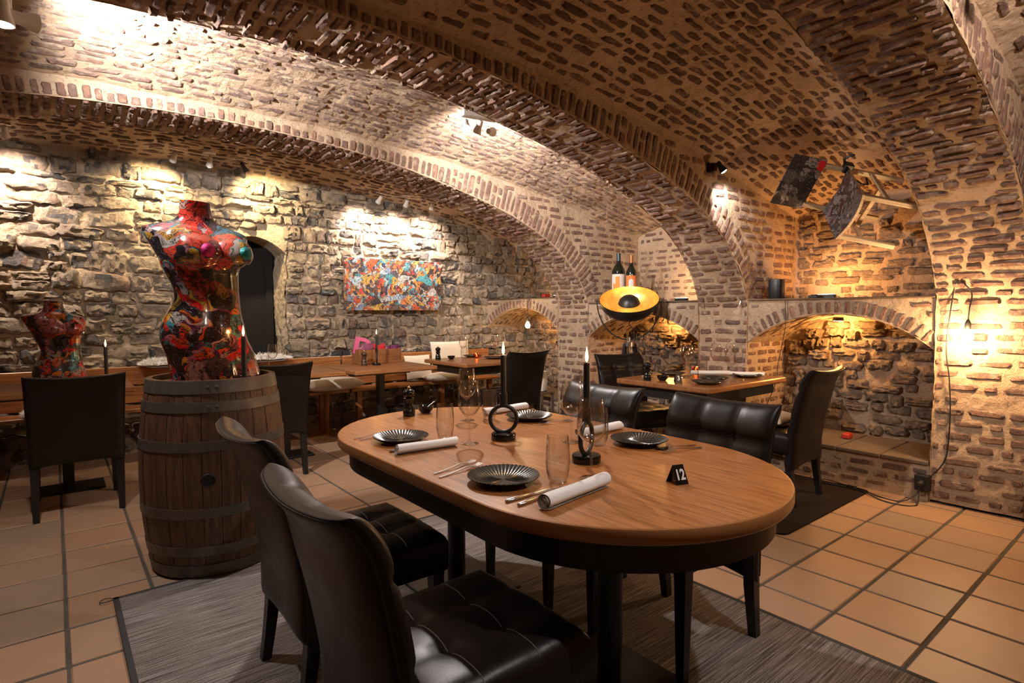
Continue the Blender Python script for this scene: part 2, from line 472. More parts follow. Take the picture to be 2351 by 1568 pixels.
# ------------------------------------------------------------------ mesh tools
class MB:
    def __init__(self):
        self.v, self.f = [], []

    def add(self, vs, fs, M=None):
        k = len(self.v)
        if M is not None:
            vs = [M @ V(p) for p in vs]
        self.v += [tuple(p) for p in vs]
        self.f += [tuple(i + k for i in f) for f in fs]
        return self

    def box(self, x0, x1, y0, y1, z0, z1, bev=0.0, M=None):
        c = ((x0 + x1) / 2, (y0 + y1) / 2, (z0 + z1) / 2)
        h = (abs(x1 - x0) / 2, abs(y1 - y0) / 2, abs(z1 - z0) / 2)
        if bev <= 0:
            vs = [(c[0] + sx * h[0], c[1] + sy * h[1], c[2] + sz * h[2]) for sx in (-1, 1) for sy in (-1, 1) for sz in (-1, 1)]
            return self.add(vs, [(0, 1, 3, 2), (4, 6, 7, 5), (0, 4, 5, 1), (2, 3, 7, 6), (0, 2, 6, 4), (1, 5, 7, 3)], M)
        b = min(bev, *(0.49 * q for q in h))
        vs, idx = [], {}
        for sx in (-1, 1):
            for sy in (-1, 1):
                for sz in (-1, 1):
                    s = (sx, sy, sz)
                    for a in range(3):
                        p = [c[i] + s[i] * (h[i] - (0 if i == a else b)) for i in range(3)]
                        idx[s, a] = len(vs)
                        vs.append(p)
        fs = []
        for a in range(3):
            o = [i for i in range(3) if i != a]
            for s in (-1, 1):
                q = []
                for d1, d2 in ((-1, -1), (1, -1), (1, 1), (-1, 1)):
                    k = [0, 0, 0]
                    k[a], k[o[0]], k[o[1]] = s, d1, d2
                    q.append(idx[tuple(k), a])
                fs.append(tuple(q) if (s > 0) != (a == 1) else tuple(q[::-1]))
        for a in range(3):
            o = [i for i in range(3) if i != a]
            for d1 in (-1, 1):
                for d2 in (-1, 1):
                    def key(e):
                        k = [0, 0, 0]
                        k[a], k[o[0]], k[o[1]] = e, d1, d2
                        return tuple(k)
                    fs.append((idx[key(-1), o[0]], idx[key(1), o[0]], idx[key(1), o[1]], idx[key(-1), o[1]]))
        for sx in (-1, 1):
            for sy in (-1, 1):
                for sz in (-1, 1):
                    fs.append(tuple(idx[(sx, sy, sz), a] for a in range(3)))
        return self.add(vs, fs, M)

    def lathe(self, prof, n=24, M=None):
        vs, fs, rings = [], [], []
        for r, z in prof:
            if r < 1e-6:
                rings.append([len(vs)])
                vs.append((0, 0, z))
            else:
                rings.append(list(range(len(vs), len(vs) + n)))
                vs += [(r * math.cos(2 * PI * i / n), r * math.sin(2 * PI * i / n), z) for i in range(n)]
        for a, b in zip(rings, rings[1:]):
            if len(a) == 1 and len(b) == 1:
                continue
            for i in range(n):
                j = (i + 1) % n
                if len(a) == 1:
                    fs.append((a[0], b[j], b[i]))
                elif len(b) == 1:
                    fs.append((a[i], a[j], b[0]))
                else:
                    fs.append((a[i], a[j], b[j], b[i]))
        return self.add(vs, fs, M)

    def tube(self, pts, r, n=8, M=None, closed=False, cap=True):
        pts = [V(p) for p in pts]
        m = len(pts)
        rs = r if isinstance(r, (list, tuple)) else [r] * m
        tan = []
        for i in range(m):
            a = pts[(i - 1) % m] if (closed or i > 0) else pts[i]
            b = pts[(i + 1) % m] if (closed or i < m - 1) else pts[i]
            tan.append((b - a).normalized())
        up = V((0, 0, 1)) if abs(tan[0].z) < 0.9 else V((1, 0, 0))
        nv = (up - tan[0] * up.dot(tan[0])).normalized()
        vs, fs = [], []
        for i in range(m):
            nv = (nv - tan[i] * nv.dot(tan[i])).normalized()
            bn = tan[i].cross(nv)
            for k in range(n):
                a = 2 * PI * k / n
                vs.append(pts[i] + (nv * math.cos(a) + bn * math.sin(a)) * rs[i])
        for i in range(m if closed else m - 1):
            j = (i + 1) % m
            for k in range(n):
                l = (k + 1) % n
                fs.append((i * n + k, i * n + l, j * n + l, j * n + k))
        if cap and not closed:
            fs.append(tuple(range(n - 1, -1, -1)))
            fs.append(tuple((m - 1) * n + k for k in range(n)))
        return self.add(vs, fs, M)

    def prism(self, poly, z0, z1, M=None):
        n = len(poly)
        vs = [(x, y, z0) for x, y in poly] + [(x, y, z1) for x, y in poly]
        fs = [tuple(range(n - 1, -1, -1)), tuple(range(n, 2 * n))] + [(i, (i + 1) % n, n + (i + 1) % n, n + i) for i in range(n)]
        return self.add(vs, fs, M)

    def grid(self, fn, us, vs_, M=None):
        nu, nv = len(us), len(vs_)
        vs = [fn(u, v) for u in us for v in vs_]
        fs = [(i * nv + j, (i + 1) * nv + j, (i + 1) * nv + j + 1, i * nv + j + 1) for i in range(nu - 1) for j in range(nv - 1)]
        return self.add(vs, fs, M)

    def ring_loft(self, rings, cap=True, M=None):
        n = len(rings[0])
        vs = [p for r in rings for p in r]
        fs = []
        for i in range(len(rings) - 1):
            for k in range(n):
                l = (k + 1) % n
                fs.append((i * n + k, i * n + l, (i + 1) * n + l, (i + 1) * n + k))
        if cap:
            fs.append(tuple(range(n - 1, -1, -1)))
            fs.append(tuple((len(rings) - 1) * n + k for k in range(n)))
        return self.add(vs, fs, M)


def T(x, y, z):
    return MX.Translation((x, y, z))


def RZ(a):
    return MX.Rotation(a, 4, 'Z')


def RX(a):
    return MX.Rotation(a, 4, 'X')


def RY(a):
    return MX.Rotation(a, 4, 'Y')


def mesh_of(mb, mat, sm=35):
    me = bpy.data.meshes.new('mesh')
    me.from_pydata(mb.v, [], mb.f)
    me.materials.append(MATS[mat])
    if sm:
        me.shade_smooth()
        if sm < 180:
            me.set_sharp_from_angle(angle=math.radians(sm))
    me.update()
    return me


def ob(name, mb, mat, parent=None, sm=35, label=None):
    me = mb if isinstance(mb, bpy.types.Mesh) else mesh_of(mb, mat, sm)
    o = bpy.data.objects.new(name, me)
    COL.objects.link(o)
    if parent is not None:
        o.parent = parent
    if label:
        o['label'] = label
    return o


def thing(name, label, cat, loc=(0, 0, 0), rz=0.0, group=None):
    o = bpy.data.objects.new(name, None)
    o.empty_display_size = 0.05
    COL.objects.link(o)
    o.location = loc
    o.rotation_euler = (0, 0, rz)
    tag(o, label, cat, group)
    return o


def tag(o, label, cat, group=None):
    o['label'] = label
    o['category'] = cat
    if group:
        o['group'] = group
    return o


def dup(root, loc, rz=0.0, label=None, group=None):
    def cp(o, par):
        c = o.copy()
        COL.objects.link(c)
        c.parent = par
        for ch in o.children:
            cp(ch, c)
        return c
    r = cp(root, None)
    r.location = loc
    r.rotation_euler = (0, 0, rz)
    if label:
        r['label'] = label
    if group:
        r['group'] = group
    return r


def struct(name, mb, mat, parent=None, sm=0):
    o = ob(name, mb, mat, parent, sm)
    if parent is None:
        o['kind'] = 'structure'
    return o


# ------------------------------------------------------------------ masonry
FPX = 1302.77


def seen(c, n, area):
    """how large a piece shows in the photo's frame, in square pixels"""
    d = c - V((0, 0, CAM_Z))
    z = d.dot(FW)
    if z < 0.2:
        return 0.0
    x, y = FPX * d.dot(RT) / z, FPX * d.dot(UP) / z
    if abs(x) > 1200 or abs(y) > 810:
        return 0.0
    f = -d.normalized().dot(n)
    return 0.0 if f <= 0.02 else area * f * (FPX / z) ** 2


def piece(nu, nv, seed, warp, edge, crag, facet, corner):
    """one irregular brick or stone: unit footprint, about unit height, rim sunk into the mortar"""
    r = random.Random(seed)
    o = V((r.uniform(-50, 50), r.uniform(-50, 50), r.uniform(-50, 50)))
    cuts = [(r.uniform(-facet, facet), r.uniform(-facet, facet), r.uniform(0.85, 1.15)) for _ in range(3)]
    P = []
    for i in range(nu):
        for j in range(nv):
            u, v = 2 * i / (nu - 1) - 1, 2 * j / (nv - 1) - 1
            u, v = math.copysign(abs(u) ** 0.72, u), math.copysign(abs(v) ** 0.72, v)
            e = 1 - max(abs(u), abs(v))
            x = u * (1 - corner * v * v) + warp * noise.noise(V((u * 1.7, v * 1.2, 0)) + o)
            y = v * (1 - corner * u ** 4) + warp * 1.5 * noise.noise(V((u * 2.4, v, 9)) + o)
            if e < 0.001:
                z = -0.7
            else:
                z = min(1.0, e / edge) ** 0.5 * (min([1.0] + [a * u + b * v + c for a, b, c in cuts]) + crag * noise.noise(V((u * 2.6, v * 2.0, 3)) + o) + crag * 0.6 * noise.noise(V((u * 6, v * 5, 7)) + o))
            P.append((x * 0.5, y * 0.5, z))
    F = [(i * nv + j, (i + 1) * nv + j, (i + 1) * nv + j + 1, i * nv + j + 1) for i in range(nu - 1) for j in range(nv - 1)]
    return P, F


BRICKS = [piece(8, 5, 100 + k, 0.13, 0.16, 0.35, 0.25, 0.06) for k in range(16)]
ROUGHB = [piece(8, 5, 300 + k, 0.30, 0.18, 0.40, 0.3, 0.12) for k in range(18)]
STONES = [piece(13, 9, 500 + k, 0.22, 0.30, 0.42, 0.40, 0.07) for k in range(24)]
_pm = {}


def piece_mesh(kind, k, mat):
    key = (id(kind), k, mat)
    if key not in _pm:
        mb = MB().add(*kind[k])
        _pm[key] = mesh_of(mb, mat, 42 if kind is STONES else 50)
    return _pm[key]


def lay(parent, items, kind, mat, name='brick', cap=300, least=70.0):
    """items: (centre, normal, tangent, length, height, proud). The pieces that show largest become objects of their own, the rest one mesh."""
    rows = []
    for c, n, t, L, h, pr in items:
        rows.append((seen(c, n, L * h), c, n, t, L, h, pr))
    rows.sort(key=lambda q: -q[0])
    rest = MB()
    for i, (s, c, n, t, L, h, pr) in enumerate(rows):
        b = n.cross(t)
        M = MX(((t.x * L, b.x * h, n.x * pr, c.x), (t.y * L, b.y * h, n.y * pr, c.y), (t.z * L, b.z * h, n.z * pr, c.z), (0, 0, 0, 1)))
        k = random.randrange(len(kind))
        if i < cap and s > least:
            o = bpy.data.objects.new(name, piece_mesh(kind, k, mat))
            COL.objects.link(o)
            o.parent = parent
            o.matrix_local = M
        else:
            rest.add(*kind[k], M)
    if rest.v:
        o = ob('small_' + name + 's', rest, mat, parent, 42 if kind is STONES else 50)
        o['kind'] = 'stuff'
    return len(rows)


def disp(p, a=0.010):
    return a * noise.noise(p * 2.3) + a * 0.55 * noise.noise(p * 7.0) + a * 0.42 * noise.noise(p * 21.0)


def frame(pos, u, v, sgn):
    e = 0.004
    p = pos(u, v)
    t = (pos(u + e, v) - pos(u - e, v)).normalized()
    b = (pos(u, v + e) - pos(u, v - e)).normalized()
    n = t.cross(b).normalized() * sgn
    return p, n, t


def skin(mb, pos, us, vs, sgn, amp=0.010):
    def f(u, v):
        p, n, t = frame(pos, u, v, sgn)
        return p + n * (disp(p, amp) - 0.003)
    if sgn < 0:
        us = us[::-1]
    return mb.grid(f, us, vs)


def courses(out, pos, sgn, u0, u1, v0, v1, pitch, blen, hfrac, proud, ok=None, drop=0.06, head=0.2, amp=0.010, joint=0.02, wob=0.006):
    nrow = max(1, round((v1 - v0) / pitch))
    pt = (v1 - v0) / nrow
    for r in range(nrow):
        v = v0 + (r + 0.5) * pt
        u = u0 - random.random() * blen
        while u < u1:
            L = blen * (random.uniform(0.42, 0.6) if random.random() < head else random.uniform(0.8, 1.15))
            a, b = max(u, u0), min(u + L, u1)
            u += L
            if b - a < 0.03 or random.random() < drop:
                continue
            uc, vc = (a + b) / 2, v + random.uniform(-wob, wob)
            if ok and not ok(uc, vc):
                continue
            p, n, t = frame(pos, uc, vc, sgn)
            q = random.uniform(-0.03, 0.03)
            t = (t + n.cross(t) * q).normalized()
            out.append((p + n * (disp(p, amp) - 0.002), n, t, max(0.02, b - a - joint * random.uniform(0.6, 1.5)), pt * hfrac * random.uniform(0.75, 1.15), proud * random.uniform(0.5, 1.4)))


def lin(a, b, n):
    return [a + (b - a) * i / n for i in range(n + 1)]

# ------------------------------------------------------------------ the cellar: piers, ribs, vaults, walls
WX, RX_, WY = 4.715, 5.58, 6.38          # pier face, recess back, stone wall
HALF = [(4.715, 1.40), (4.668, 1.50), (4.59, 1.65), (4.46, 1.80), (4.30, 1.945), (4.09, 2.08), (3.85, 2.195), (3.5, 2.325), (3.2, 2.405),
        (2.9, 2.48), (2.5, 2.555), (2.2, 2.605), (1.9, 2.642), (1.45, 2.672), (1.0, 2.682)]
MIDX = 1.0
ARCPTS = [(4.715, z) for z in lin(0, 1.35, 9)] + HALF + [(2 * MIDX - x, z) for x, z in HALF[::-1][1:]] + [(2 * MIDX - 4.715, z) for z in lin(1.35, 0, 9)]


def smooth_poly(pts, it=2):
    for _ in range(it):
        q = [pts[0]]
        for a, b in zip(pts, pts[1:]):
            q += [(a[0] * .75 + b[0] * .25, a[1] * .75 + b[1] * .25), (a[0] * .25 + b[0] * .75, a[1] * .25 + b[1] * .75)]
        pts = q + [pts[-1]]
    return pts


AP = np.array(smooth_poly(ARCPTS))
AS = np.concatenate([[0], np.cumsum(np.hypot(*np.diff(AP, axis=0).T))])
S_SPRING = float(np.interp(-1.40, -AP[:60, 0] * 0 - AP[:60, 1], AS[:60])) if False else 1.40
S_END = float(AS[-1])
S_KEEP = 9.2     # bricks are laid this far along; beyond is out of sight


def arc(s):
    return float(np.interp(s, AS, AP[:, 0])), float(np.interp(s, AS, AP[:, 1]))


_k = (AP[:, 1] > 1.36) & (AP[:, 0] > MIDX - 0.05)
_px, _pz = AP[_k][::-1, 0], AP[_k][::-1, 1]


def PZ(x):
    x = x if x >= MIDX else 2 * MIDX - x
    return float(np.interp(x, _px, _pz))


_sx = np.array([1.0, 1.9, 2.6, 3.2, 3.8, 4.28, 4.6, 5.0, 5.3, 5.6])
_sz = np.array([2.785, 2.765, 2.72, 2.66, 2.575, 2.49, 2.425, 2.335, 2.275, 2.225])


def SZ(x):
    x = x if x >= MIDX else 2 * MIDX - x
    return float(np.interp(x, _sx, _sz))


def make_rib(n, y0, y1):
    nm = 'trim_%d' % n
    mb = MB()
    soff = lambda u, v: V((arc(v)[0], u, arc(v)[1]))          # u across, v along
    skin(mb, soff, lin(y0, y1, 4), lin(0.02, S_END - 0.02, 20), 1, 0.012)
    sg = 1
    p, nn, t = frame(soff, (y0 + y1) / 2, 5.0, 1)
    sg = 1 if nn.z < 0 else -1
    mb = MB()
    if True:
        skin(mb, soff, lin(y0, y1, 20), lin(0.02, S_END - 0.02, 460), sg, 0.013)
    xs = lin(-2.4, 4.0, 240) + lin(4.02, 4.70, 60)
    items = []
    for yy, d in ((y0, -1), (y1, 1)):
        face = lambda x, tt, yy=yy: V((x, yy, PZ(x) + tt * (SZ(x) + 0.03 - PZ(x))))
        s2 = 1 if frame(face, 3.0, 0.5, 1)[1].y * d > 0 else -1
        skin(mb, face, xs, lin(0, 1, 12), s2, 0.010)
        inner = lambda x, tt, yy=yy: V((x, yy, tt * SZ(x)))
        skin(mb, inner, lin(4.70, RX_ + 0.05, 34), lin(0, 1.02, 90), s2, 0.010)
        # voussoirs standing on the arch edge
        s = 1.46
        while s < S_KEEP - 0.3:
            w = random.uniform(0.055, 0.075)
            s += w
            x, z = arc(s)
            x2, z2 = arc(s + 0.02)
            tx, tz = (x2 - x) / math.hypot(x2 - x, z2 - z), (z2 - z) / math.hypot(x2 - x, z2 - z)
            ox, oz = tz, -tx                               # outward of the arch
            if oz < 0 and x < 4.6:
                ox, oz = -ox, -oz
            L = 0.05
            while L < 0.225 and z + oz * (L + 0.03) < SZ(x + ox * (L + 0.03)):
                L += 0.012
            two = random.random() < 0.3 and L > 0.18
            for a, b in (((0.0, L * 0.52), (L * 0.54, L)) if two else ((0.0, L),)):
                a0, b0 = a + 0.006, b - random.uniform(0.0, 0.03)
                m = (a0 + b0) / 2
                c = V((x + ox * m, yy, z + oz * m))
                nn = V((0, d, 0))
                t = V((ox, 0, oz))
                items.append((c + nn * (disp(c, 0.009) - 0.002), nn, t, b0 - a0, w * random.uniform(0.68, 0.92), 0.007 * random.uniform(0.5, 1.5)))
        # level courses in the side of the pier and recess
        ring = AP[::3]

        def okk(x, z):
            if z > SZ(x) - 0.03 or (x < 4.72 and z < PZ(x)):
                return False
            return x > 4.74 or float(np.min(np.hypot(ring[:, 0] - x, ring[:, 1] - z))) > 0.25
        flat = lambda x, z, yy=yy: V((x, yy, z))
        s3 = 1 if frame(flat, 3.0, 2.0, 1)[1].y * d > 0 else -1
        courses(items, flat, s3, 2.6, RX_ - 0.02, 0.05, 2.6, 0.072, 0.19, 0.62, 0.007, okk, 0.12, 0.25, 0.009, 0.022)
    # bricks across the soffit and pier
    courses(items, soff, sg, y0, y1, 1.36, S_KEEP, 0.062, 0.215, 0.72, 0.015, None, 0.05, 0.25, 0.013, 0.016)
    courses(items, soff, sg, y0, y1, 0.03, 1.36, 0.082, 0.20, 0.62, 0.010, None, 0.08, 0.25, 0.013, 0.024)
    o = struct(nm, mb, 'mortar')
    lay(o, items, BRICKS, 'rib_brick')
    return o


def make_bay(n, y0, y1, bm='brick'):
    yc, hw = (y0 + y1) / 2, (y1 - y0) / 2
    pos = lambda x, y: V((x, y, SZ(x) + 0.13 * (1 - ((y - yc) / hw) ** 2)))
    sg = 1 if frame(pos, 2.0, yc, 1)[1].z < 0 else -1
    mb = MB()
    skin(mb, pos, lin(-2.75, RX_ + 0.06, 330), lin(y0 - 0.02, y1 + 0.02, 60), sg, 0.018)
    items = []
    courses(items, pos, sg, -1.3, RX_, y0 + 0.03, y1 - 0.03, 0.064, 0.185, 0.72, 0.008, None, 0.10, 0.25, 0.018, 0.024, 0.010)
    o = struct('ceiling' if n == 0 else 'ceiling_%d' % n, mb, 'mortar')
    lay(o, items, ROUGHB, bm)
    return o


RIBS = [(4.447, 4.94), (2.555, 3.04), (0.70, 1.20), (-1.20, -0.70)]
BAYS = [(4.94, WY), (3.04, 4.447), (1.20, 2.555), (-0.70, 0.70)]
for i, (a, b) in enumerate(RIBS):
    make_rib(i + 1, a, b)
for i, (a, b) in enumerate(BAYS):
    make_bay(i, a, b, 'pale_brick' if i == 1 else 'brick')

# right wall: arched niches below, lit recesses above the ledges
mb, items, stones = MB(), [], []
for i, (a, b) in enumerate(BAYS):
    yc, hw = (a + b) / 2, (b - a) / 2
    ztop = 1.50 if i == 0 else 1.425
    crown, spring = (1.385, 1.10) if i == 0 else (1.31, 1.055)
    rise = crown - spring
    Rr = (hw * hw + rise * rise) / (2 * rise)
    zc = crown - Rr
    arch = lambda y: zc + math.sqrt(max(0, Rr * Rr - (y - yc) ** 2))
    front = lambda y, tt: V((WX, y, arch(y) + tt * (ztop - arch(y))))
    sg = 1 if frame(front, yc, 0.5, 1)[1].x < 0 else -1
    skin(mb, front, lin(a, b, 40), lin(0, 1, 6), sg, 0.009)
    bar = lambda y, x: V((x, y, arch(y)))
    sb = 1 if frame(bar, yc, 5.0, 1)[1].z < 0 else -1
    skin(mb, bar, lin(a, b, 40), lin(WX, 5.48, 14), sb, 0.012)
    back = lambda y, z: V((5.40, y, z))
    s1 = 1 if frame(back, yc, 1.0, 1)[1].x < 0 else -1
    skin(mb, back, lin(a - .02, b + .02, 30), lin(0, 1.40, 26), s1, 0.03)
    seat = 0.285
    mb.box(WX + 0.0, 5.5, a, b, 0.0, seat - 0.03)
    up = lambda y, z: V((RX_, y, z))
    skin(mb, up, lin(a - .02, b + .02, 30), lin(ztop - 0.05, 2.45, 24), s1, 0.012)
    mb.box(WX + 0.02, RX_ + 0.05, a, b, ztop - 0.06, ztop - 0.004)
    # voussoirs of the niche arch
    th = math.asin(min(1, hw / Rr))
    k = -th + 0.03
    while k < th - 0.02:
        w = random.uniform(0.055, 0.072)
        k += w / Rr
        L = min(0.115, (ztop - 0.02 - (zc + Rr * math.cos(k))) / max(0.3, math.cos(k)))
        if L > 0.03 and abs(k) < th - 0.015:
            c = V((WX, yc + (Rr + L / 2 + .004) * math.sin(k), zc + (Rr + L / 2 + .004) * math.cos(k)))
            if a + 0.01 < c.y < b - 0.01:
                nn = V((-1, 0, 0))
                items.append((c + nn * (disp(c, .009) - 0.002), nn, V((0, math.sin(k), math.cos(k))), L - 0.008, w * 0.68, 0.010))
    fl = lambda y, z: V((WX, y, z))
    s4 = 1 if frame(fl, yc, 1.0, 1)[1].x < 0 else -1
    courses(items, fl, s4, a + 0.01, b - 0.01, spring + 0.03, ztop - 0.02, 0.07, 0.17, 0.62, 0.008,
            lambda y, z: math.hypot(y - yc, z - zc) > Rr + 0.165, 0.08)
    courses(items, fl, s4, a + 0.01, b - 0.01, 0.02, seat - 0.05, 0.078, 0.2, 0.66, 0.012, None, 0.05)
    courses(items, bar, sb, a + 0.05, b - 0.05, WX + 0.05, 5.40, 0.075, 0.19, 0.6, 0.006, None, 0.2, 0.25, 0.012)
    if i in (1, 3):
        courses(items, up, s1, a + .02, b - .02, ztop, 2.36, 0.072, 0.18, 0.58, 0.006, lambda y, z: z < SZ(RX_) + 0.10 * (1 - ((y - yc) / hw) ** 2), 0.2, 0.3, 0.012, 0.03)
    else:
        courses(stones, up, s1, a + .02, b - .02, ztop, 2.36, 0.072, 0.24, 0.92, 0.022, lambda y, z: z < SZ(RX_) + 0.10 * (1 - ((y - yc) / hw) ** 2), 0.1, 0.3, 0.012, 0.02, 0.02)
    courses(stones, back, s1, a + .02, b - .02, seat, 1.36, 0.088, 0.22, 1.0, 0.05, lambda y, z: z < arch(y) - 0.02, 0.03, 0.35, 0.03, 0.012, 0.02)
o = struct('wall_right', mb, 'mortar')
lay(o, items, BRICKS, 'rib_brick')
lay(o, stones, STONES, 'niche_stone', 'stone')
# ledge boards and tiled niche seats are parts of the wall
for i, (a, b) in enumerate(BAYS):
    zt = 1.50 if i == 0 else 1.425
    ob('ledge_board', MB().box(WX - 0.015, RX_ - 0.02, a + 0.005, b - 0.005, zt - 0.002, zt + 0.012, 0.004), 'shelf_wood', o)
    y = a + 0.01
    while y < b - 0.05:
        w = min(0.30, b - 0.01 - y)
        ob('tile', MB().box(WX - 0.02, 5.34, y, y + w - 0.008, 0.255, 0.285 + random.uniform(-.002, .002), 0.005), 'slate_seat', o)
        y += w

# stone wall with the dark doorway
DX0, DX1, DZ = 1.30, 1.985, 2.13
mb, items = MB(), []


def door_top(x):
    q = (x - (DX0 + DX1) / 2) / ((DX1 - DX0) / 2)
    return DZ - 0.16 * q * q


wallp = lambda x, z: V((x, WY, z))
sg = 1 if frame(wallp, 0, 1, 1)[1].y < 0 else -1
skin(mb, wallp, lin(-2.75, DX0, 120), lin(0, 3.0, 110), sg, 0.04)
skin(mb, wallp, lin(DX1, RX_ + 0.05, 130), lin(0, 3.0, 110), sg, 0.04)
skin(mb, lambda x, tt: V((x, WY, door_top(x) + tt * (3.0 - door_top(x)))), lin(DX0, DX1, 16), lin(0, 1, 18), sg, 0.02)
for x in (DX0, DX1):
    jam = lambda y, z, x=x: V((x, y, z))
    s = 1 if frame(jam, WY + .1, 1, 1)[1].x * (1 if x == DX0 else -1) > 0 else -1
    skin(mb, jam, lin(WY - 0.02, WY + 0.5, 22), lin(0, 2.2, 80), s, 0.035)
vault = lambda x, y: V((x, y, door_top(x)))
s = 1 if frame(vault, 1.6, WY + .1, 1)[1].z < 0 else -1
skin(mb, vault, lin(DX0 - .02, DX1 + .02, 12), lin(WY - 0.02, WY + 0.5, 6), s, 0.015)

z = 0.02
while z < 2.80:
    h = random.choice((0.06, 0.075, 0.09, 0.11, 0.13, 0.15, 0.17)) if z > 0.5 else random.choice((0.14, 0.18, 0.2))
    x = -1.6 - random.random() * 0.3
    while x < RX_ - 0.05:
        # bigger ashlar blocks at the left, small rubble further along
        big = 1.0 if x < 1.1 else 0.72
        if z < 0.5:
            big = 1.2
        L = random.uniform(0.13, 0.40) * big
        split = h > 0.14 and random.random() < 0.35
        for (zz, hh) in (((z, h * 0.5), (z + h * 0.5, h * 0.5)) if split else ((z, h),)):
            xc, zc = x + L / 2, zz + hh / 2
            if zc > SZ(xc) + 0.02:
                continue
            if DX0 - 0.05 < xc + L / 2 and xc - L / 2 < DX1 + 0.04 and zz < DZ - 0.02:
                # shorten against the jambs
                if xc < (DX0 + DX1) / 2 and x < DX0 - 0.08:
                    LL = DX0 + 0.01 - x
                    xc = x + LL / 2
                elif x + L > DX1 + 0.08:
                    x0 = max(x, DX1 - 0.01)
                    LL = x + L - x0
                    xc = x0 + LL / 2
                else:
                    continue
            else:
                LL = L
            c = V((xc, WY, zc + random.uniform(-0.012, 0.012)))
            n = (V((random.uniform(-.16, .16), -1, random.uniform(-.16, .16)))).normalized()
            t = V((0, 0, 1)).cross(n).normalized()
            t = (t + V((0, 0, random.uniform(-.08, .08)))).normalized()
            t = (t - n * t.dot(n)).normalized()
            if t.x < 0:
                t = -t
            items.append((c + V((0, -disp(c, 0.04) + 0.004, 0)), n, t, LL * random.uniform(0.95, 1.06), hh * random.uniform(0.90, 1.08),
                          random.uniform(0.025, 0.065)))
        x += L
    z += h
o = struct('wall_far', mb, 'rubble_mortar')
lay(o, items, STONES, 'rubble_stone', 'stone')
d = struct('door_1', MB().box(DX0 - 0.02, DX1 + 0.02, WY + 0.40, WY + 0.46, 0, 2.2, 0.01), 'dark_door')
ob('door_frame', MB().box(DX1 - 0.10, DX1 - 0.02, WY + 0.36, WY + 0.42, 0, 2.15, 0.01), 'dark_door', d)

# plain closing walls behind and beside the camera
mb = MB()
wl = lambda y, z: V((-2.70, y, z))
s = 1 if frame(wl, 1, 1, 1)[1].x > 0 else -1
skin(mb, wl, lin(-1.3, WY + .1, 60), lin(0, 3.0, 30), s, 0.02)
struct('wall_left', mb, 'mortar')
mb = MB()
wn = lambda x, z: V((x, -1.22, z))
s = 1 if frame(wn, 1, 1, 1)[1].y > 0 else -1
skin(mb, wn, lin(-2.8, RX_ + .1, 80), lin(0, 3.0, 30), s, 0.02)
struct('wall_near', mb, 'mortar')

# floor: terracotta tiles on dark grout
TP, TX0, TY0 = 0.33, 0.01 * 0.33, 0.05 * 0.33
fl = struct('floor', MB().box(-2.8, RX_ + 0.1, -1.3, WY + 0.6, -0.06, -0.0035), 'grout')
TILEM = []
for k in range(4):
    g = random.Random(40 + k)
    q = 0.158
    mb = MB().box(-q, q, -q, q, -0.02, 0.0, 0.004)
    mb.v = [(x + g.uniform(-.0016, .0016), y + g.uniform(-.0016, .0016), z) for x, y, z in mb.v]
    TILEM.append(mesh_of(mb, 'floor_tile', 30))
rows = []
for i in range(-9, 18):
    for j in range(-4, 21):
        x, y = TX0 + (i + 0.5) * TP, TY0 + (j + 0.5) * TP
        if x > RX_ or y > WY + 0.3:
            continue
        rows.append((seen(V((x, y, 0)), V((0, 0, 1)), TP * TP), x, y))
rows.sort(key=lambda q: -q[0])
rest = MB()
for k, (s, x, y) in enumerate(rows):
    ang = random.choice((0, 1, 2, 3)) * PI / 2 + random.uniform(-.004, .004)
    M = T(x, y, random.uniform(-0.001, 0.001)) @ RZ(ang) @ RX(random.uniform(-.003, .003)) @ RY(random.uniform(-.003, .003))
    if k < 300 and s > 0:
        c = bpy.data.objects.new('tile', TILEM[k % 4])
        COL.objects.link(c)
        c.parent = fl
        c.matrix_local = M
    else:
        me = TILEM[k % 4]
        rest.add([tuple(v.co) for v in me.vertices], [tuple(p.vertices) for p in me.polygons], M)
q = ob('hidden_tiles', rest, 'floor_tile', fl, 30)
q['kind'] = 'stuff'

